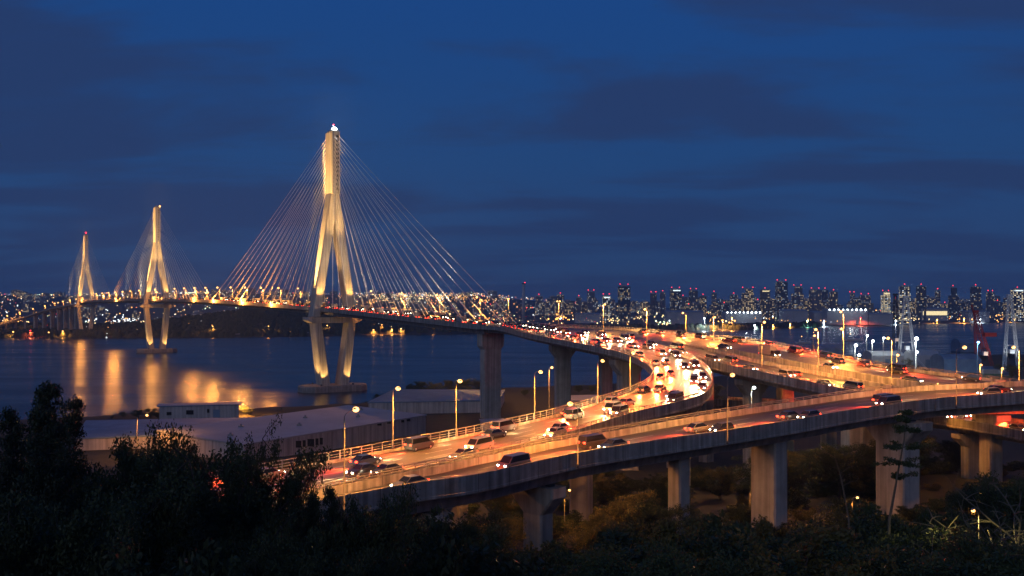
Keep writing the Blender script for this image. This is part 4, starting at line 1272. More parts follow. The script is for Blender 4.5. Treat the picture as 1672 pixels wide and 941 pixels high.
TP = {
 'pine_a': tree_proto('conifer', 3, 15, 'needle', leaf=0.095, n_leaf=84, spread=0.42),
 'pine_b': tree_proto('conifer', 8, 13, 'needle', leaf=0.095, n_leaf=84, spread=0.45, width=1.2),
 'airy': tree_proto('broad', 5, 12, 'leaf_dark', leaf=0.095, n_leaf=52, spread=0.6, width=1.1, bare=0.42, limbs=12),
 'broad_a': tree_proto('broad', 12, 11, 'leaf_dark', leaf=0.11, n_leaf=70, spread=0.75, width=1.15, bare=.22, limbs=15),
 'broad_b': tree_proto('broad', 21, 10, 'leaf_mid', leaf=0.11, n_leaf=66, spread=0.8, width=1.3, bare=.2, limbs=14),
 'olive_a': tree_proto('broad', 31, 9, 'leaf_olive_lit', leaf=0.10, n_leaf=56, spread=0.68, width=1.2, bare=.18, limbs=15),
 'shrub_a': tree_proto('shrub', 41, 4.5, 'leaf_olive_lit', leaf=0.09, n_leaf=76, spread=0.42, limbs=16),
 'shrub_b': tree_proto('shrub', 44, 4.0, 'leaf_mid', leaf=0.095, n_leaf=80, spread=0.45, limbs=16, width=1.3),
 'shrub_c': tree_proto('shrub', 47, 4.2, 'leaf_dark', leaf=0.095, n_leaf=80, spread=0.45, limbs=16, width=1.3),
 'bare_a': tree_proto('broad', 52, 8, 'leaf_olive_lit', 'bark_pale', n_leaf=0, width=1.3, bare=.2, limbs=12),
}
TCOUNT = [0]
def put_tree(kind, p, h, label, group=None, w=1.0, cat='tree', rz=None, name=None):
    tr, cr, H = TP[kind]
    s = h / H
    root = empty(name or ('shrub' if kind.startswith('shrub') else ('pine_tree' if kind.startswith('pine') else 'tree')), p, rng.random() * 6.28 if rz is None else rz)
    root.scale = (s * w, s * w, s)
    t = bpy.data.objects.new('trunk', tr); link(t, root)
    if cr is not None:
        c = bpy.data.objects.new('crown', cr); link(c, root)
    tag(root, label, cat, group); TCOUNT[0] += 1
    return root
def tree_px(kind, px, py, Y, label, group=None, w=1.0, cat=None, minh=2.0, **k):
    t = UD(px, py, Y); g = ground_z(t.x, t.y)
    h = t.z - g + 0.3
    if h < minh: return None
    return put_tree(kind, (t.x, t.y, g - 0.3), h, label, group, w, cat or ('shrub' if kind.startswith('shrub') else 'tree'), **k)

# silhouettes at the left
tree_px('pine_b', 66, 627, 56, 'tallest dark conifer silhouette at the left edge standing against the water', w=.62)
tree_px('pine_b', 28, 668, 52, 'dark conifer silhouette at the far left edge, lower than its tall neighbour', w=.45)
tree_px('pine_a', 122, 652, 60, 'dark ragged conifer silhouette just right of the tallest one', w=.55)
tree_px('pine_b', 96, 668, 50, 'broad dark conifer in front of the tallest conifer', w=.6)
tree_px('broad_a', 188, 706, 58, 'round dark tree right of the conifers in front of the blue grey shed', w=.5)
tree_px('broad_a', 246, 724, 55, 'dark leafy tree hiding the foot of the curved neck street lamp', w=.5)
tree_px('airy', 338, 682, 57, 'airy dark tree with forked limbs showing through in front of the warehouse', w=.62)
tree_px('airy', 388, 692, 60, 'dark spreading tree just left of the warehouse windows', w=.36)
tree_px('airy', 296, 700, 62, 'dark thin crowned tree left of the forked one', w=.45)
tree_px('broad_a', 432, 745, 58, 'dark tree where the curved ramp railing disappears behind the leaves', w=.38)
for px, py, lab in ((494, 786, 'small dark treetop poking up over the start of the curved ramp'), (548, 795, 'pointed dark treetop left of the leftmost ramp lamp'), (585, 800, 'dark treetop at the foot of the leftmost ramp lamp'), (520, 812, 'dark bushy treetop below the bright lanes at lower left')):
    tree_px('pine_b' if px != 585 else 'broad_a', px, py, 50, lab, w=.4)
G1 = 'dark trees filling the lower left slope'
r = random.Random(77)
for i in range(46):
    px = r.uniform(-60, 640); f = r.random()
    top = max(764 + (px / 640) * 80, 775) + f * 150
    Y = r.uniform(36, 66)
    tree_px(r.choice(['broad_a', 'broad_b', 'pine_b', 'airy', 'broad_a', 'shrub_c']), px, top, Y, 'dark leafy tree in the unlit mass at the lower left', G1, w=r.uniform(.5, .75), minh=2.5)
# middle: bushes at the foot of the slope
L2 = [('broad_b', 640, 846, 86, 'dark tree under the left end of the foreground ramp'), ('broad_a', 700, 836, 84, 'grey green tree hiding a short pier under the foreground ramp'), ('broad_b', 762, 846, 80, 'wide grey green bushy tree left of the hammerhead pier'),
      ('shrub_a', 822, 868, 92, 'yellowish shrub at the left foot of the hammerhead pier'), ('olive_a', 800, 838, 112, 'olive lit tree just left of the hammerhead pier'), ('shrub_b', 868, 893, 90, 'green shrub below the hammerhead pier'),
      ('olive_a', 960, 842, 118, 'dark olive tree right of the orange lit pier'), ('shrub_a', 1040, 850, 84, 'golden lit feathery shrub in the middle of the lower edge'), ('shrub_a', 1076, 862, 82, 'golden shrub leaning right beside the feathery one'),
      ('olive_a', 1010, 800, 128, 'dark rounded tree between the orange pier and the slim pier'), ('broad_a', 1080, 815, 124, 'black green tree left of the slim pier'), ('shrub_c', 930, 905, 80, 'dark shrub at the lower edge left of the golden shrub'),
      ('shrub_a', 1180, 855, 88, 'olive twiggy shrub in front of the slim pier'), ('shrub_b', 1230, 848, 92, 'leafy shrub in front of the double pier'), ('shrub_a', 1290, 846, 98, 'brownish bush hiding the foot of the double pier'), ('shrub_c', 1350, 846, 94, 'dark shrub right of the double pier'),
      ('olive_a', 1408, 826, 104, 'olive bush left of the big right hand pier'), ('shrub_b', 1450, 836, 98, 'green tree in front of the big right hand pier'), ('shrub_c', 1530, 850, 96, 'dark tree hiding the feet of the right hand piers'), ('shrub_c', 1580, 850, 90, 'dark shrub beside the yellow lamp'),
      ('broad_a', 1618, 788, 106, 'dark tree behind the yellow lamp at the right edge'), ('broad_b', 1664, 772, 104, 'taller dark tree at the right edge'), ('shrub_a', 1140, 880, 78, 'low olive shrub at the lower edge below the slim pier')]
for k, px, py, Y, lab in L2:
    tree_px(k, px, py, Y, lab, w=.85)
G2 = 'dark bushes along the lower edge'
for i in range(58):
    px = r.uniform(590, 1700); Y = r.uniform(62, 100)
    top = r.uniform(872, 935) if not 835 < px < 940 else r.uniform(900, 940)
    tree_px(r.choice(['shrub_a', 'shrub_b', 'shrub_c', 'shrub_c', 'broad_b', 'broad_a']), px, top, Y, 'dark bush in the unlit undergrowth along the lower edge', G2, w=r.uniform(.9, 1.3), minh=1.6)
# slender things at the right
def sapling():
    g = UD(1448, 880, 90); base = Vector((g.x, 90, ground_z(g.x, 90)))
    P = [base] + [UD(x, y, 90) for x, y in ((1452, 850), (1461, 800), (1468, 760), (1476, 720), (1480, 680), (1481, 672))]
    root = empty('sapling', base); tag(root, 'slender young tree with tufts of leaves in front of the big right hand pier', 'tree')
    mb = MB(); mb.tube([p - base for p in P], [.16, .13, .10, .08, .06, .035, .02], 7)
    rs = np.random.default_rng(9); cents = []; rr = random.Random(4)
    for u, ln, n in ((.42, 1.9, 5), (.52, 2.6, 6), (.62, 2.8, 7), (.74, 1.8, 6), (.80, 1.2, 5), (.97, .7, 3)):
        i = u * (len(P) - 1); q = P[int(i)].lerp(P[int(i) + 1], i % 1) - base
        for k in range(n):
            w = rr.random() * 6.28; d = Vector((math.cos(w), math.sin(w) * .7, rr.uniform(-.15, .35))); e = q + d * ln * rr.uniform(.5, 1)
            mb.tube([q, q.lerp(e, .5) + Vector((0, 0, .1)), e], [.035, .025, .01], 4, cap=False)
            for j in range(4): cents.append(tuple(q.lerp(e, .35 + .2 * j)))
    mb.build('trunk', M['bark_pale'], root, smooth=True, fix=False)
    v, qd = leaf_quads(cents, .13, 34, .36, rs)
    link(bpy.data.objects.new('crown', np_mesh('crown', v, qd, M['leaf_mid'])), root)
sapling()
def stick(pts, d, label, rads):
    P = [UD(x, y, d) for x, y in pts]; base = P[0].copy(); base.z = ground_z(base.x, base.y)
    P = [base] + P
    root = empty('bare_tree', base); tag(root, label, 'tree')
    mb = MB(); mb.tube([p - base for p in P], rads, 6)
    rr = random.Random(len(label))
    for k in range(5):
        i = rr.uniform(len(P) * .45, len(P) - 1.05); q = P[int(i)].lerp(P[int(i) + 1], i % 1) - base
        e = q + Vector((rr.uniform(-1.6, 1.6), rr.uniform(-.5, .5), rr.uniform(.2, 1.2)))
        mb.tube([q, q.lerp(e, .6) + Vector((0, 0, .15)), e], [.03, .02, .008], 4, cap=False)
    mb.build('trunk', M['bark_pale'], root, smooth=True, fix=False)
stick([(1386, 850), (1380, 815), (1372, 775), (1362, 742)], 92, 'leafless leaning stem between the double pier and the big pier', [.10, .09, .07, .05, .02])
for px, py, Y, lab, w in ((1632, 800, 84, 'leafless pale tree lit yellow by the lamp in the corner', 1.0), (1655, 830, 80, 'second leafless pale tree right of the yellow lamp', .9), (1606, 842, 79, 'small leafless tree under the yellow lamp', .8)):
    tree_px('bare_a', px, py, Y, lab, w=w)
# behind and between the viaducts
G3 = 'trees standing behind the foreground piers'
for i in range(110):
    px = r.uniform(560, 1720); Y = r.uniform(168 if px < 1100 else (192 if px < 1490 else 236), 258)
    lim = lerp_table([(600, 815), (760, 795), (850, 790), (950, 790), (1050, 772), (1150, 760), (1250, 735), (1350, 722), (1430, 705), (1560, 715), (1720, 740)], px)
    top = r.uniform(lim, lim + 70)
    t = UD(px, top, Y)
    tree_px(r.choice(['broad_a', 'broad_b', 'broad_a', 'olive_a']), px, top, Y, 'dark tree standing behind the foreground piers', G3, w=r.uniform(1.1, 1.6), minh=2.5)
G4 = 'bushes between the curved ramp and the sheds'
for i in range(48):
    px = r.uniform(430, 1010); Y = r.uniform(205, 330)
    t = UD(px, 700, Y)
    h = r.uniform(2.5, 6.5)
    if -128 < t.x < -28 and Y > 292: continue
    p = Vector((t.x, Y, ground_z(t.x, Y) - .3))
    put_tree(r.choice(['olive_a', 'shrub_a', 'broad_b', 'shrub_b', 'olive_a']), p, h, 'olive bush between the curved ramp and the sheds by the water', G4, w=r.uniform(1.1, 1.6), cat='bush')
G5 = 'dark trees along the near shore'
for px, py, Y in ((655, 636, 545), (672, 628, 550), (690, 622, 540), (712, 626, 552), (735, 620, 545), (760, 618, 540), (782, 622, 555), (800, 618, 560), (620, 643, 540), (640, 640, 545), (858, 636, 540), (872, 640, 560), (925, 640, 545), (945, 628, 560), (965, 630, 565), (985, 626, 560), (1045, 630, 560), (1062, 626, 600), (1085, 632, 560),
                  (168, 688, 436), (183, 678, 438), (200, 672, 440), (226, 668, 436), (246, 666, 440), (258, 672, 436), (400, 664, 452), (408, 668, 450), (150, 694, 430), (140, 690, 424), (600, 655, 528)):
    tree_px(r.choice(['broad_a', 'broad_b']), px, py, Y, 'dark round tree on the near shore', G5, w=r.uniform(1.2, 1.6), minh=1.5)
print('trees', TCOUNT[0])

G6 = 'low undergrowth bushes beneath the viaducts'
for i in range(190):
    px = r.uniform(560, 1720); Y = r.uniform(118, 270)
    x = (px - HX) * Y / F
    put_tree(r.choice(['shrub_c', 'shrub_b', 'shrub_c', 'shrub_a']), (x, Y, ground_z(x, Y) - .3), r.uniform(1.6, 3.4), 'low bush in the dark undergrowth beneath the viaducts', G6, w=r.uniform(1.5, 2.4), cat='bush')
HAZE = 0.0001
# ------------------------------------------------------------------ far shore
FS = [(-3500, 1420), (-900, 1500), (-620, 1535), (-420, 1540), (-250, 1650), (0, 1760), (200, 1870), (450, 1950), (650, 2150), (1000, 2450), (1400, 2680), (4000, 2750)]
def far_z(x, y):
    sh = lerp_table(FS, x); t = y - sh
    if t < 0: return -3 + t * 0.02
    z = min(3.2, -1 + t * 0.14)
    # dark wooded hill behind the left half of the bridge
    hx = math.exp(-((x + 470) / 190) ** 2) * math.exp(-((y - 1840) / 130) ** 2) * 30
    hx += math.exp(-((x + 190) / 150) ** 2) * math.exp(-((y - 1900) / 130) ** 2) * 22
    hx += math.exp(-((x + 980) / 200) ** 2) * math.exp(-((y - 1760) / 120) ** 2) * 9
    z += hx * (1 + .25 * noise.noise((x * .02, y * .02, 3)))
    # high ground of the city on the left
    if x < 700:
        f = min(1, max(0, (y - 2600) / 2200)); f = f * f * (3 - 2 * f)
        z += f * 88 * min(1, max(0, (700 - x) / 900)) * (1 + .18 * noise.noise((x * .0011, 5, 0)))
    return z
def far_land():
    xs = list(np.linspace(-5200, -1200, 22)) + list(np.linspace(-1150, 700, 60)) + list(np.linspace(760, 4200, 40))
    ys = list(np.linspace(1380, 2100, 42)) + list(np.linspace(2140, 3000, 24)) + list(np.linspace(3100, 9000, 30))
    v = [(x, y, far_z(x, y)) for y in ys for x in xs]; n = len(xs)
    q = [(j * n + i, j * n + i + 1, (j + 1) * n + i + 1, (j + 1) * n + i) for j in range(len(ys) - 1) for i in range(n - 1)]
    o = link(bpy.data.objects.new('far_shore', np_mesh('far_shore', v, q, M['far_ground']))); tag(o, kind='structure')
M['far_ground'] = pmat('far_ground', (0.05, 0.05, 0.055), 0.95, var=0.4, scale=0.01)
far_land()
M['wood'] = pmat('far_foliage', (0.03, 0.04, 0.025), 0.95, var=0.5, scale=0.08)
def far_wood():
    """ragged canopy over the dark hills, far too small to tell trees apart"""
    rs = np.random.default_rng(3); V = []; Q = []
    base = np.array([(-1, -1, 0), (1, -1, 0), (1, 1, 0), (-1, 1, 0), (-.5, -.5, 1), (.5, -.5, 1), (.5, .5, 1), (-.5, .5, 1)], float)
    fq = [(0, 1, 5, 4), (1, 2, 6, 5), (2, 3, 7, 6), (3, 0, 4, 7), (4, 5, 6, 7)]
    n = 0
    for i in range(5200):
        k = rs.integers(4)
        if k == 0: x, y = rs.normal(-470, 150), rs.normal(1790, 90)
        elif k == 1: x, y = rs.normal(-190, 120), rs.normal(1850, 90)
        elif k == 2: x, y = rs.normal(-960, 170), rs.normal(1690, 90)
        else:
            x = rs.uniform(-1300, 700); y = lerp_table(FS, x) + rs.uniform(10, 60)
        if y < lerp_table(FS, x) + 8: continue
        s = rs.uniform(3, 7); b = base.copy() * (s, s, rs.uniform(5, 10)) + rs.normal(size=(8, 3)) * .9
        b += (x, y, far_z(x, y) - .5)
        V.append(b); Q += [tuple(a + n for a in f) for f in fq]; n += 8
    o = link(bpy.data.objects.new('far_woodland', np_mesh('far_woodland', np.concatenate(V), Q, M['wood'])))
    tag(o, 'dark woodland along the far shore and on the low hills behind the bridge', 'woodland', kind='stuff')
far_wood()
# sea wall road lit orange along the far shore
pts = []
for x in range(-520, 60, 20):
    pts.append(Vector((x, lerp_table(FS, x) + 40, 0)))
mb = MB()
mb.sweep([[p + Vector((0, dy, z)) for dy, z in ((-6, -2), (-6, 4.6), (-5.4, 5.4), (-4.8, 5.4), (-4.8, 4.4), (8, 4.4), (8, -2))] for p in pts])
sw = mb.build('coast_road', M['wall']); tag(sw, 'low coast road with an orange lit sea wall along the far shore', 'road')
for i, x in enumerate(range(-480, 30, 85)):
    p = Vector((x, lerp_table(FS, x) + 42, 4.4))
    street_lamp(p, p + Vector((0, -3, 12)), 'lamp on the far coast road', 'lamps along the far coast road', watts=26000, r=.9)
# ------------------------------------------------------------------ city
M['tower_dark'] = building_mat('tower_dark', (0.09, 0.10, 0.13), 0.26, 0.55, 0.55, 4.2, 4.0)
M['tower_mid'] = building_mat('tower_mid', (0.20, 0.20, 0.23), 0.26, 0.7, 0.6, 4.4, 4.0)
M['tower_warm'] = building_mat('tower_warm', (0.22, 0.19, 0.17), 0.38, 0.95, 0.8, 5.0, 4.4)
M['tower_bright'] = building_mat('tower_bright', (0.2, 0.2, 0.2), 0.8, 0.75, 1.1, 5.0, 4.4, warmc=(1.0, 0.82, 0.5))
M['block'] = building_mat('low_block', (0.17, 0.17, 0.19), 0.28, 0.75, 0.55, 5.5, 4.5)
M['lit_band'] = emat('lit_crown', (0.8, 0.95, 1.0), 1.6)
M['lit_warm'] = emat('lit_hall', (1.0, 0.80, 0.42), 1.3)
M['shed_pale'] = pmat('pale_shed', (0.4, 0.41, 0.44), 0.8, var=0.2, scale=0.03)
def tower(px, w, top, d, mat, label, group=None, beacons=2, crown=None, step=0.0, name='tower_block', cat='building', depthk=0.8, base_z=None):
    t = UD(px, top, d); W = w * d / F
    zb = far_z(t.x, d) - 1 if base_z is None else base_z
    h = t.z - zb
    if h < 4: return None
    root = empty(name, (t.x, d, zb), rng.uniform(-.35, .35)); tag(root, label, cat, group)
    W *= 0.92
    mb = MB(); Dp_ = W * depthk
    if step > 0:
        h2 = h * (1 - step)
        mb.box((0, 0, h2 / 2), (W, Dp_, h2)); mb.box((W * .12, 0, (h2 + h) / 2 + .01), (W * .62, Dp_ * .7, h - h2))
    else:
        mb.box((0, 0, h / 2), (W, Dp_, h))
    mb.build('wall', M[mat], root)
    pl = MB(); pl.box((-.1 * W, 0, h + 2.2), (W * .45, Dp_ * .5, 4.3)); pl.build('plant_room', M['shed_pale'], root)
    if crown:
        c = MB(); c.box((0, -Dp_ / 2 - .3, h - 3.2), (W * .8, .5, 3.2)); c.build('lit_crown', M[crown], root)
    for k in range(min(beacons, 2)):
        u = 0 if beacons == 1 else (-.42 + .84 * k / (beacons - 1)) * W
        b = MB(); r_ = 0.5 * d / 1000
        b.tube([(u, 0, h), (u, 0, h + 5)], .3, 4, cap=False); b.build('mast', M['steel'], root)
        b = MB(); b.ball((u, 0, h + 6 + r_ * .5), r_, n=6, m=4); b.build('beacon', M['lens_red'], root)
    return root
NT = [(1019, 18, 468, 2700, 'tower_dark', 'tall dark tower with red corner beacons standing alone left of the city centre', 2, None, 0),
 (990, 13, 484, 2800, 'tower_bright', 'low block with a brightly lit white top left of the lone dark tower', 2, 'lit_band', 0),
 (1103, 17, 473, 3000, 'tower_dark', 'dark tower with a white lit rooftop sign in the middle of the skyline', 2, 'lit_band', 0),
 (1132, 13, 475, 3100, 'tower_mid', 'slim grey tower just right of the white topped one', 2, None, 0),
 (1221, 21, 473, 3000, 'tower_warm', 'widest warm lit tower with two red beacons', 2, None, .12),
 (1249, 15, 474, 3000, 'tower_warm', 'warm lit tower left of the tallest dark tower', 1, 'lit_warm', 0),
 (1276, 18, 461, 2800, 'tower_dark', 'tallest dark tower of the skyline with two beacons', 2, None, 0),
 (1302, 17, 469, 3000, 'tower_mid', 'twin topped tower right of the tallest dark tower', 2, None, .2),
 (1331, 17, 474, 3100, 'tower_mid', 'grey tower with pink beacons two to the right of the tallest', 2, None, 0),
 (1347, 9, 474, 3200, 'tower_dark', 'slim dark tower with a single bright beacon', 1, None, 0),
 (1361, 12, 477, 3000, 'tower_warm', 'small warm lit tower right of the slim single beacon tower', 1, None, 0),
 (1391, 10, 480, 3400, 'tower_mid', 'narrow tower with stacked red beacons left of the gap in the skyline', 2, None, .3),
 (1412, 16, 483, 3300, 'tower_mid', 'low wide tower with two red beacons near the gap in the skyline', 2, None, 0),
 (1446, 13, 478, 3000, 'tower_bright', 'tower with a bright cream top left of the white harbour crane', 2, 'lit_warm', .1),
 (1477, 17, 468, 2800, 'tower_bright', 'dark sided tower with bright window columns behind the white harbour crane', 1, None, 0),
 (1504, 16, 468, 2800, 'tower_dark', 'tower with one lit column of windows right of the harbour crane', 1, None, 0),
 (1531, 8, 475, 3300, 'tower_dark', 'slim far tower behind the low bright halls', 1, None, 0),
 (1556, 13, 470, 3100, 'tower_dark', 'dim tower with a red beacon left of the red crane', 1, None, .25),
 (1593, 16, 469, 2800, 'tower_dark', 'dark reddish tower topped by one red beacon above the red crane', 1, None, 0),
 (1617, 11, 478, 3100, 'tower_mid', 'low tower right of the dark red beacon tower', 2, None, 0),
 (1661, 17, 473, 2800, 'tower_bright', 'rightmost tower with a white lit roof band and bright windows', 1, 'lit_band', 0),
 (915, 12, 482, 3200, 'tower_dark', 'dim low tower right of the thin chimney', 1, None, 0),
 (880, 12, 484, 3200, 'tower_mid', 'dim block with a red beacon just right of the thin chimney', 1, None, 0),
 (965, 12, 477, 3300, 'tower_mid', 'grey tower with twin red beacons left of the white topped block', 2, None, 0),
 (945, 9, 486, 3300, 'tower_mid', 'short grey tower third to the right of the thin chimney', 1, None, 0),
 (1067, 10, 480, 3300, 'tower_dark', 'dark tower right of the long lit hall', 2, None, 0),
 (1082, 8, 478, 3400, 'tower_mid', 'slim tower left of the white sign tower', 1, None, 0),
 (1148, 10, 484, 3300, 'tower_warm', 'short warm lit tower with a red beacon behind a street lamp', 1, None, 0),
 (1166, 8, 479, 3500, 'tower_mid', 'slim far tower with a high red beacon', 1, None, 0),
 (1198, 12, 482, 3300, 'tower_mid', 'grey tower left of the wide warm lit tower', 1, None, 0)]
for px, w, top, d, mat, lab, nb, cr, st in NT:
    tower(px, w, top, d, mat, lab, None, nb, cr, st)
r = random.Random(15)
for i in range(150):
    px = r.uniform(812, 1700); d = r.uniform(2900, 4600)
    top = r.triangular(481, 501, 494)
    tower(px, r.uniform(8, 20), top, d, r.choice(['tower_dark', 'tower_mid', 'block', 'block', 'tower_warm']), 'mid rise block in the distant city skyline', 'mid rise blocks of the distant skyline', 1 if r.random() < .14 else 0, None, 0 if r.random() < .7 else .2, depthk=r.uniform(.5, .9))
for i in range(80):
    px = r.uniform(-10, 812); d = r.uniform(2700, 4700)
    x = (px - HX) * d / F; g = far_z(x, d)
    top = HY - (g + r.uniform(9, 30) - CZ) * F / d
    tower(px, r.uniform(7, 17), top, d, r.choice(['block', 'tower_mid', 'block', 'tower_warm']), 'low block on the rising city ground behind the bridge', 'low blocks on the hillside behind the bridge', 0, depthk=.7)
# chimney
c = UD(855, 463, 2500); root = empty('chimney', (c.x, 2500, 2)); tag(root, 'thin pale chimney rising alone where the cable fan ends', 'chimney')
mb = MB(); mb.tube([(0, 0, 0), (0, 0, c.z - 2)], [5.2, 3.4], 12); mb.build('shaft', M['shed_pale'], root, smooth=True)
mb = MB(); mb.tube([(0, 0, c.z - 4), (0, 0, c.z - 1)], [4.4, 4.6], 12); mb.build('crown_ring', M['dark_metal'], root)
mb = MB(); mb.ball((3, -1, c.z), 1.5); mb.build('beacon', M['lens_red'], root)
# big sheds and halls on the far quay
r = random.Random(4)
for px, w, top, base, mat, lit, lab in ((1215, 60, 510, 528, 'shed_pale', 1, 'long pale quay shed under rows of white lamps'), (1300, 40, 506, 529, 'shed_pale', 0, 'tall pale quay hall right of the white lamp rows'), (1385, 66, 505, 530, 'shed_pale', 1, 'long quay warehouse with a line of white lamps on its edge'),
      (1060, 34, 497, 512, 'shed_pale', 2, 'long low hall with a bright cream window band'), (1120, 60, 508, 530, 'shed_pale', 0, 'grey waterside shed left of the dark round trees'), (1345, 30, 509, 529, 'shed_pale', 0, 'square pale shed between two quay warehouses'), (1440, 40, 512, 530, 'shed_pale', 0, 'pale shed on the far quay behind the white crane'),
      (1528, 44, 503, 524, 'shed_pale', 2, 'low hall with a bright yellow window band right of the crane'), (1600, 34, 508, 526, 'shed_pale', 0, 'grey quay shed below the dark red beacon tower'), (700, 60, 500, 513, 'shed_pale', 0, 'wide pale factory roof behind the bridge cables'), (760, 50, 503, 516, 'shed_pale', 0, 'second pale factory roof nearer the end of the cables'),
      (900, 44, 506, 520, 'shed_pale', 0, 'pale flat shed behind the double headed lamp'), (960, 40, 512, 528, 'shed_pale', 0, 'pale waterside shed behind the gore')):
    d = 52 * F / (base - HY); t = UD(px, top, d); W = w * d / F; h = t.z - 2
    root = empty('quay_shed', (t.x, d + 20, 2)); tag(root, lab, 'shed')
    mb = MB(); mb.hexa([Vector((-W/2, -15, 0)), Vector((W/2, -15, 0)), Vector((W/2, 25, 0)), Vector((-W/2, 25, 0))], [Vector((-W/2, -15, h * .9)), Vector((W/2, -15, h * .9)), Vector((W/2, 25, h)), Vector((-W/2, 25, h))]); mb.build('wall', M['shed_pale'], root)
    mb = MB(); mb.hexa([Vector((-W/2 - 1, -16, h * .9 + .02)), Vector((W/2 + 1, -16, h * .9 + .02)), Vector((W/2 + 1, 26, h + .02)), Vector((-W/2 - 1, 26, h + .02))], [Vector((-W/2 - 1, -16, h * .9 + 1)), Vector((W/2 + 1, -16, h * .9 + 1)), Vector((W/2 + 1, 26, h + 1)), Vector((-W/2 - 1, 26, h + 1))]); mb.build('roof', M['roof'], root)
    if lit == 1:
        for k in range(9):
            mb = MB(); mb.ball((-W/2 + W * (k + .5) / 9, -16, h * .9 + 2.2), r.uniform(1.3, 2.2), n=6, m=4); mb.build('lamp', M['lens_white'], root)
        point('quay_light', (0, -40, h + 6), 14000, (.8, .95, 1), root, 2)
    if lit == 2:
        mb = MB(); mb.box((0, -15.3, h * .6), (W * .9, .4, h * .3)); mb.build('window_band', M['lit_warm'], root)
# lamp masts on the quay: their light draws columns on the water
QL = [(1195, 519, 'orange'), (1165, 527, 'orange'), (1180, 523, 'orange'), (1232, 531, 'white'), (1262, 531, 'orange'), (1290, 529, 'orange'), (1318, 524, 'green'), (1345, 527, 'white'), (1405, 519, 'red'), (1462, 524, 'white'), (1530, 522, 'orange'), (1574, 520, 'orange'), (1600, 522, 'white'), (1656, 522, 'orange'),
      (640, 538, 'orange'), (655, 537, 'orange'), (610, 539, 'orange'), (1150, 520, 'white'), (22, 542, 'orange'), (50, 540, 'red'), (80, 543, 'orange'), (103, 541, 'orange'), (174, 545, 'white')]
LC = {'orange': (SOD, 'lens'), 'white': ((.8, .95, 1.0), 'lens_white'), 'green': ((.3, 1, .65), 'lens_green'), 'red': ((1, .12, .04), 'lens_red')}
M['lens_green'] = emat('green_lens', (.45, 1.0, .7), 12)
for px, py, c in QL:
    x0 = (px - HX) / F; d = 1500.0
    for _ in range(30): d = lerp_table(FS, x0 * d) + 12
    p = UD(px, py, d); b = Vector((p.x, p.y, far_z(p.x, p.y) - .5))
    if p.z < b.z + 5: p.z = b.z + 7
    street_lamp(b, p + Vector((0, -1, 0)), '%s lamp mast on the far quay' % {'orange': 'amber', 'white': 'white', 'green': 'greenish', 'red': 'red'}[c], '%s lamp masts along the far quay' % c, watts=(130000 if px > 1000 else 40000) * (d / 2000) ** 2, r=0.75 * d / 1000, lens=LC[c][1], col=LC[c][0], name='quay_lamp')
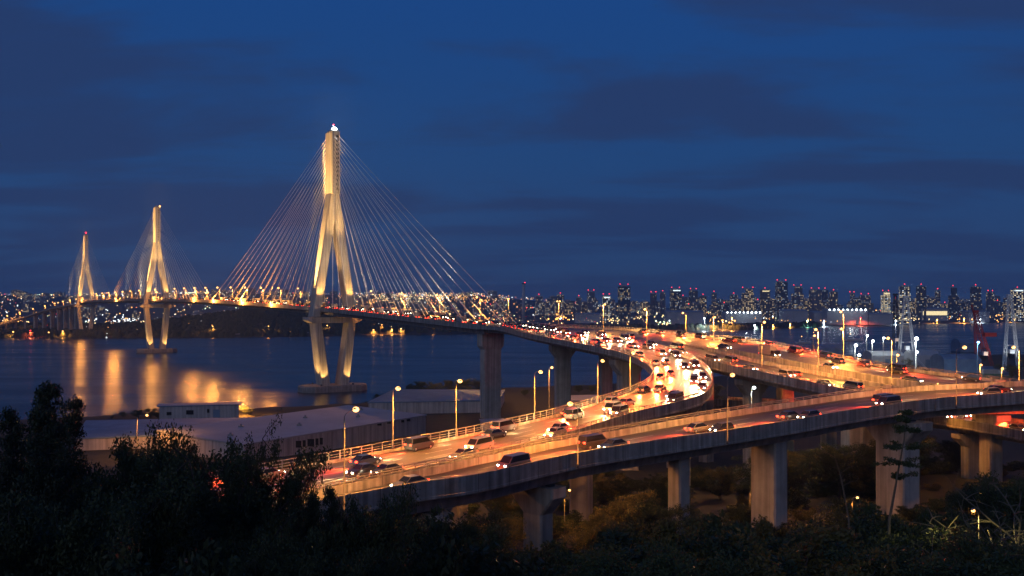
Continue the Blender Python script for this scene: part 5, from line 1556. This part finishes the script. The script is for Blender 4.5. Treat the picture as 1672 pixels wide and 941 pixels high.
# all the other lights of the city, far more than one could count
def city_lights():
    rs = np.random.default_rng(21)
    base = np.array([(1, 0, 0), (0, 1, 0), (-1, 0, 0), (0, -1, 0), (0, 0, 1), (0, 0, -1)], float)
    tri = [(0, 1, 4, 4), (1, 2, 4, 4), (2, 3, 4, 4), (3, 0, 4, 4), (1, 0, 5, 5), (2, 1, 5, 5), (3, 2, 5, 5), (0, 3, 5, 5)]
    mats = [emat('amber_light', (1.0, .42, .09), 4.6), emat('warm_light', (1.0, .72, .34), 3.6), emat('white_light', (.85, .95, 1), 4.0), emat('green_white_light', (.8, 1.0, .6), 3.6), emat('red_light', (1, .05, .04), 4.0)]
    V, Fc, MI = [], [], []
    n = 0
    def add(p, r_, m):
        nonlocal n
        V.append(base * r_ + np.array(p)); 
        for t in tri: Fc.append(tuple(i + n for i in t[:3])); MI.append(m)
        n += 6
    for i in range(3000):
        px = rs.uniform(-20, 1700); 
        if rs.random() < .25: px = rs.uniform(560, 830)
        d = rs.uniform(0, 1) ** .8 * 3300 + lerp_table(FS, (px - HX) * 2200 / F) + 20
        x = (px - HX) * d / F; g = far_z(x, d)
        if d < 2100 and math.exp(-((x + 470) / 190) ** 2) * math.exp(-((d - 1840) / 130) ** 2) > .2 and rs.random() < .85: continue
        z = g + rs.uniform(4, 16)
        m = rs.choice(5, p=[.40, .30, .17, .06, .07])
        add((x, d, z), (.20 + .42 * rs.random() ** 3) * d / 1000, m)
    # bright clusters: stations, yards, lit streets
    for cx, cy, sx_, sy_, k, mm, sz in ((25, 528, 28, 5, 90, 0, .6), (60, 503, 22, 2.5, 26, 3, .55), (10, 520, 25, 5, 30, 0, .5), (320, 500, 24, 2.5, 34, 3, .6), (340, 519, 26, 4, 46, 3, .55), (300, 510, 40, 6, 30, 1, .5), (205, 524, 20, 5, 46, 2, .65), (150, 522, 10, 5, 16, 2, .6), (240, 528, 30, 4, 30, 1, .5),
                                     (690, 487, 60, 6, 130, 1, .42), (640, 492, 45, 8, 80, 1, .42), (740, 490, 60, 7, 90, 0, .42), (915, 520, 16, 4, 22, 0, .75), (1000, 523, 30, 6, 30, 1, .6), (1060, 516, 30, 6, 30, 1, .6), (1085, 528, 14, 3, 22, 3, .7), (1195, 522, 16, 4, 34, 0, .8), (1240, 513, 30, 5, 40, 2, .8), (1300, 522, 60, 5, 40, 0, .6), (1400, 521, 60, 5, 40, 0, .6),
                                     (1480, 521, 50, 4, 44, 1, .55), (1530, 507, 16, 3, 30, 1, .7), (1600, 520, 50, 5, 50, 0, .6), (940, 508, 60, 8, 50, 1, .5), (1640, 505, 30, 8, 30, 1, .5)):
        for j in range(k):
            px, py = rs.normal(cx, sx_ * .6), rs.normal(cy, sy_ * .6)
            h = rs.uniform(42, 49)
            if py > HY + 3: d = h * F / (py - HY)
            else: d = rs.uniform(3800, 4600)
            d = min(max(d, lerp_table(FS, (px - HX) * 2000 / F) + 15), 4800)
            p = UD(px, py, d); g = far_z(p.x, p.y)
            if p.z < g + 3: p.z = g + 5
            add(tuple(p), sz * d / 1000 * rs.uniform(.5, 1.3), mm if rs.random() < .75 else int(rs.integers(0, 3)))
    me = bpy.data.meshes.new('city_lights'); me.from_pydata(np.concatenate(V).tolist(), [], Fc)
    for m in mats: me.materials.append(m)
    me.polygons.foreach_set('material_index', MI); me.update()
    o = link(bpy.data.objects.new('city_lights', me)); tag(o, 'countless small lamps scattered through the distant city', 'city lights', kind='stuff')
city_lights()

# ------------------------------------------------------------------ shipyard on the right
def lattice(mb, pts, w0, w1, panels, rad):
    """square lattice boom along two points"""
    a, b = Vector(pts[0]), Vector(pts[1]); t = (b - a).normalized()
    u = t.cross(Vector((0, 1, 0))).normalized(); v = t.cross(u)
    def corner(f, i):
        w = w0 + (w1 - w0) * f; s = ((-1, -1), (1, -1), (1, 1), (-1, 1))[i % 4]
        return a.lerp(b, f) + u * s[0] * w / 2 + v * s[1] * w / 2
    for i in range(4):
        mb.tube([corner(0, i), corner(1, i)], rad, 5)
        for k in range(panels):
            f0, f1 = k / panels, (k + 1) / panels
            mb.tube([corner(f0, i + (k % 2)), corner(f1, i + 1 - (k % 2))], rad * .6, 4, cap=False)
            mb.tube([corner(f0, i), corner(f0, i + 1)], rad * .5, 4, cap=False)
def crane_a(px, d, top, label, mat, spread=22, lean=0, name='harbour_crane', boom=None):
    t = UD(px, top, d); g = ground_z(t.x, d); root = empty(name, (t.x, d, g)); tag(root, label, 'crane')
    h = t.z - g; k = d / F
    mb = MB(); mb.box((0, 0, 2.4), (spread * k * 1.3, 6, 1.2)); mb.build('base_frame', M['dark_metal'], root)
    for s in (-1, 1):
        l = MB(); lattice(l, ((s * spread * k / 2, -2, 2.5), (lean + s * 0.9, 0, h)), 1.9, 1.0, 12, .17); l.build('leg', M[mat], root)
    c = MB(); c.box((lean, 0, h + .6), (4, 2.2, 1.6)); c.build('head_block', M[mat], root)
    for f in (.35, .62):
        c = MB(); x = spread * k / 2 * (1 - f); c.tube([(-x + lean * f, -1.2, 2.5 + (h - 2.5) * f), (x + lean * f, -1.2, 2.5 + (h - 2.5) * f)], .3, 6); c.build('cross_tie', M[mat], root)
    cab = MB(); cab.box((0, -2.2, h * .30), (3.2, 3, 2.8)); cab.build('cabin', M['white_paint'], root)
    if boom:
        b = MB(); lattice(b, ((0, 0, h * .30), boom), 1.6, .7, 14, .14); b.build('boom', M[mat], root)
    fx = MB(); fx.box((0, -14, 1.6), (1.2, .8, 1.2)); fx.box((0, -14, .5), (.3, .3, 1.4)); fx.build('floodlight', M['dark_metal'], root)  # floodlight added at the crane foot, put in to brighten the crane
    spot('flood_beam', (0, -14, 3), (0, 0, h * .6), 24000 if mat == 'white_paint' else 16000, (.85, .95, 1) if mat == 'white_paint' else (1, .7, .5), 60, root, .4)
    return root, h
c1, h1 = crane_a(1479, 760, 486, 'white A frame harbour crane behind the starry white floodlight', 'white_paint', 30, boom=(16, -4, -1))
c2, h2 = crane_a(1649, 700, 484, 'tall white crane tower at the right edge', 'white_paint', 24)
c3, h3 = crane_a(1606, 740, 510, 'dark red lattice crane leaning left between the blue light and the white tower', 'red_paint', 26, lean=-6, boom=(-9, 0, 50))
mb = MB(); mb.box((4, -1, h3 * .62), (9, 4, 3)); mb.build('machine_house', M['red_paint'], c3)
c4, h4 = crane_a(1462, 900, 482, 'slim dark crane mast half hidden behind the white A frame crane', 'dark_metal', 10)
def yard_lamp(px, py, d, lens, col, w, label, r):
    p = UD(px, py, d); b = Vector((p.x, d, ground_z(p.x, d) - .2))
    street_lamp(b, p, label, None, watts=w, lens=lens, col=col, name='floodlight_mast', r=r)
yard_lamp(1495, 553, 640, 'lens_white', (.85, 1, 1), 50000, 'dazzling white floodlight mast at the foot of the A frame crane', 1.3)
yard_lamp(1596, 559, 680, 'lens_blue', (.2, .55, 1.0), 7000, 'blue floodlight in the shipyard near the red crane', .9)
yard_lamp(1396, 564, 600, 'lens_white', (.9, 1, .95), 10000, 'white yard floodlight nearest to the far carriageway', 1.0)
yard_lamp(1424, 557, 680, 'lens_white', (.9, 1, .95), 10000, 'white yard floodlight left of the A frame crane', .9)
yard_lamp(1401, 580, 520, 'lens_white', (.8, .95, 1), 6250, 'white lamp on the yard shed roof beside the railing', .8)
yard_lamp(1464, 580, 520, 'lens', SOD, 12500, 'amber yard lamp below the A frame crane', .8)
yard_lamp(1415, 548, 820, 'lens_white', (.9, 1, .95), 7500, 'small white lamp at the water side of the shipyard', .8)
yard_lamp(1442, 552, 780, 'lens_white', (.9, 1, .95), 6250, 'white lamp between two yard lamps left of the crane', .8)
yard_lamp(1496, 575, 560, 'lens_white', (.85, 1, 1), 6250, 'low white lamp under the dazzling floodlight', .7)
yard_lamp(1600, 596, 540, 'lens', SOD, 16250, 'low amber lamp beside the red crane', .7)
yard_lamp(1635, 602, 520, 'lens', SOD, 16250, 'low amber lamp at the foot of the white crane tower', .7)
def yshed(px, w, top, base, label, mat='shed_pale', h0=51):
    d = h0 * F / (base - HY); t = UD(px, top, d); g = ground_z(t.x, d) - .5; W = w * d / F; h = t.z - g
    root = empty('yard_shed', (t.x, d, g)); tag(root, label, 'shed')
    mb = MB(); rows = []
    for x in (-W / 2, W / 2):
        rows.append([Vector((x, y, z)) for y, z in ((-12, 0), (-12, h * .75), (-6, h * .95), (0, h), (6, h * .95), (12, h * .75), (12, 0))])
    mb.sweep(rows); mb.build('wall', M[mat], root)
    dr = MB(); dr.box((0, -12.1, h * .28), (W * .22, .2, h * .5)); dr.build('door', M['roof_blue'], root)
    return root
yshed(1442, 52, 573, 597, 'white vaulted yard shed in front of the A frame crane')
yshed(1505, 40, 571, 600, 'white vaulted yard shed right of the dazzling floodlight')
yshed(1350, 44, 562, 574, 'low dark quay building by the water left of the yard lamps', 'roof_blue')
yshed(1560, 60, 578, 606, 'low blue lit yard building below the blue floodlight', 'roof_blue')
yshed(1585, 50, 553, 568, 'long low pier building behind the blue floodlight', 'roof_blue')
def boat(px, py, L_, label, ang=0.2):
    d = CZ * F / (py - HY); p = UD(px, py, d); root = empty('moored_boat', (p.x, d, 0.2), ang); tag(root, label, 'boat')
    h = MB(); rows = []
    for x, w, z in ((-L_ / 2, .8, 2.0), (-L_ * .3, 1, 1.9), (L_ * .2, 1, 2.0), (L_ * .42, .5, 2.5), (L_ / 2, .05, 2.9)):
        b = L_ * .13 * w; rows.append([Vector((x, y, q)) for y, q in ((-b * .5, -.6), (b * .5, -.6), (b, z), (-b, z))])
    h.sweep(rows); h.build('hull', M['white_paint'], root)
    c = MB(); c.box((-L_ * .12, 0, 3.4), (L_ * .32, L_ * .16, 2.8), taper=.85); cc = c.build('cabin', M['white_paint'], root)
    w = MB(); w.box((-L_ * .12, -L_ * .079, 3.8), (L_ * .24, .12, .9)); w.build('window', M['window_dark'], cc)
    m = MB(); m.tube([(-L_ * .12, 0, 4.6), (-L_ * .12, 0, 9)], .12, 6); m.build('mast', M['steel'], root)
    l = MB(); l.ball((-L_ * .12, 0, 9.2), .55); l.build('lamp', M['lens'], root)
boat(1312, 561, 22, 'small white boat on the water left of the shipyard lamps')
boat(1392, 556, 26, 'pale work boat moored against the shipyard quay', -.3)
boat(1330, 553, 18, 'little boat farther out behind the white boat', .6)
rr = random.Random(31)
CC = [pmat('container_%s' % n, c, .6, var=.2, scale=.6) for n, c in (('rust', (.22, .07, .04)), ('blue', (.04, .10, .22)), ('grey', (.25, .26, .27)), ('green', (.05, .14, .09)))]
for i in range(26):
    px = rr.uniform(1370, 1665); d = rr.uniform(480, 720); x = (px - HX) * d / F; g = ground_z(x, d)
    n = rr.randint(1, 3); root = empty('container_stack', (x, d, g - .1), rr.uniform(-.3, .3)); tag(root, 'stack of shipping containers in the dark yard around the cranes', 'containers', 'container stacks in the shipyard')
    for k in range(n):
        mb = MB(); mb.box((rr.uniform(-.15, .15), 0, 1.3 + 2.62 * k), (12.1, 2.44, 2.58))
        for j in range(24): mb.box((-5.8 + j * .5, -1.25, 1.3 + 2.62 * k), (.22, .06, 2.3))
        mb.build('container', rr.choice(CC), root)
# woods on the right bank between yard and water
rr = random.Random(8)
for i in range(40):
    px = rr.uniform(1120, 1690); d = rr.uniform(430, 900); x = (px - HX) * d / F
    if d > lerp_table(SH, x) - 40: continue
    put_tree(rr.choice(['broad_a', 'broad_b', 'olive_a']), (x, d, ground_z(x, d) - .3), rr.uniform(5, 10), 'dark tree in the shipyard and along the right bank', 'trees around the shipyard', w=rr.uniform(1.2, 1.7))

# ------------------------------------------------------------------ evening haze
hz = bpy.data.materials.new('haze'); hz.use_nodes = True
hN, hL = nodes_of(hz)
hN.remove(hN['Principled BSDF'])
pv = hN.new('ShaderNodeVolumePrincipled'); pv.inputs['Color'].default_value = (0.50, 0.72, 1.0, 1); pv.inputs['Density'].default_value = HAZE
hL.new(pv.outputs[0], hN['Material Output'].inputs['Volume'])
if HAZE > 0:
    mb = MB(); mb.box((0, 4700, 90), (13000, 10000, 194)); h_ = mb.build('haze', hz); tag(h_, kind='stuff')
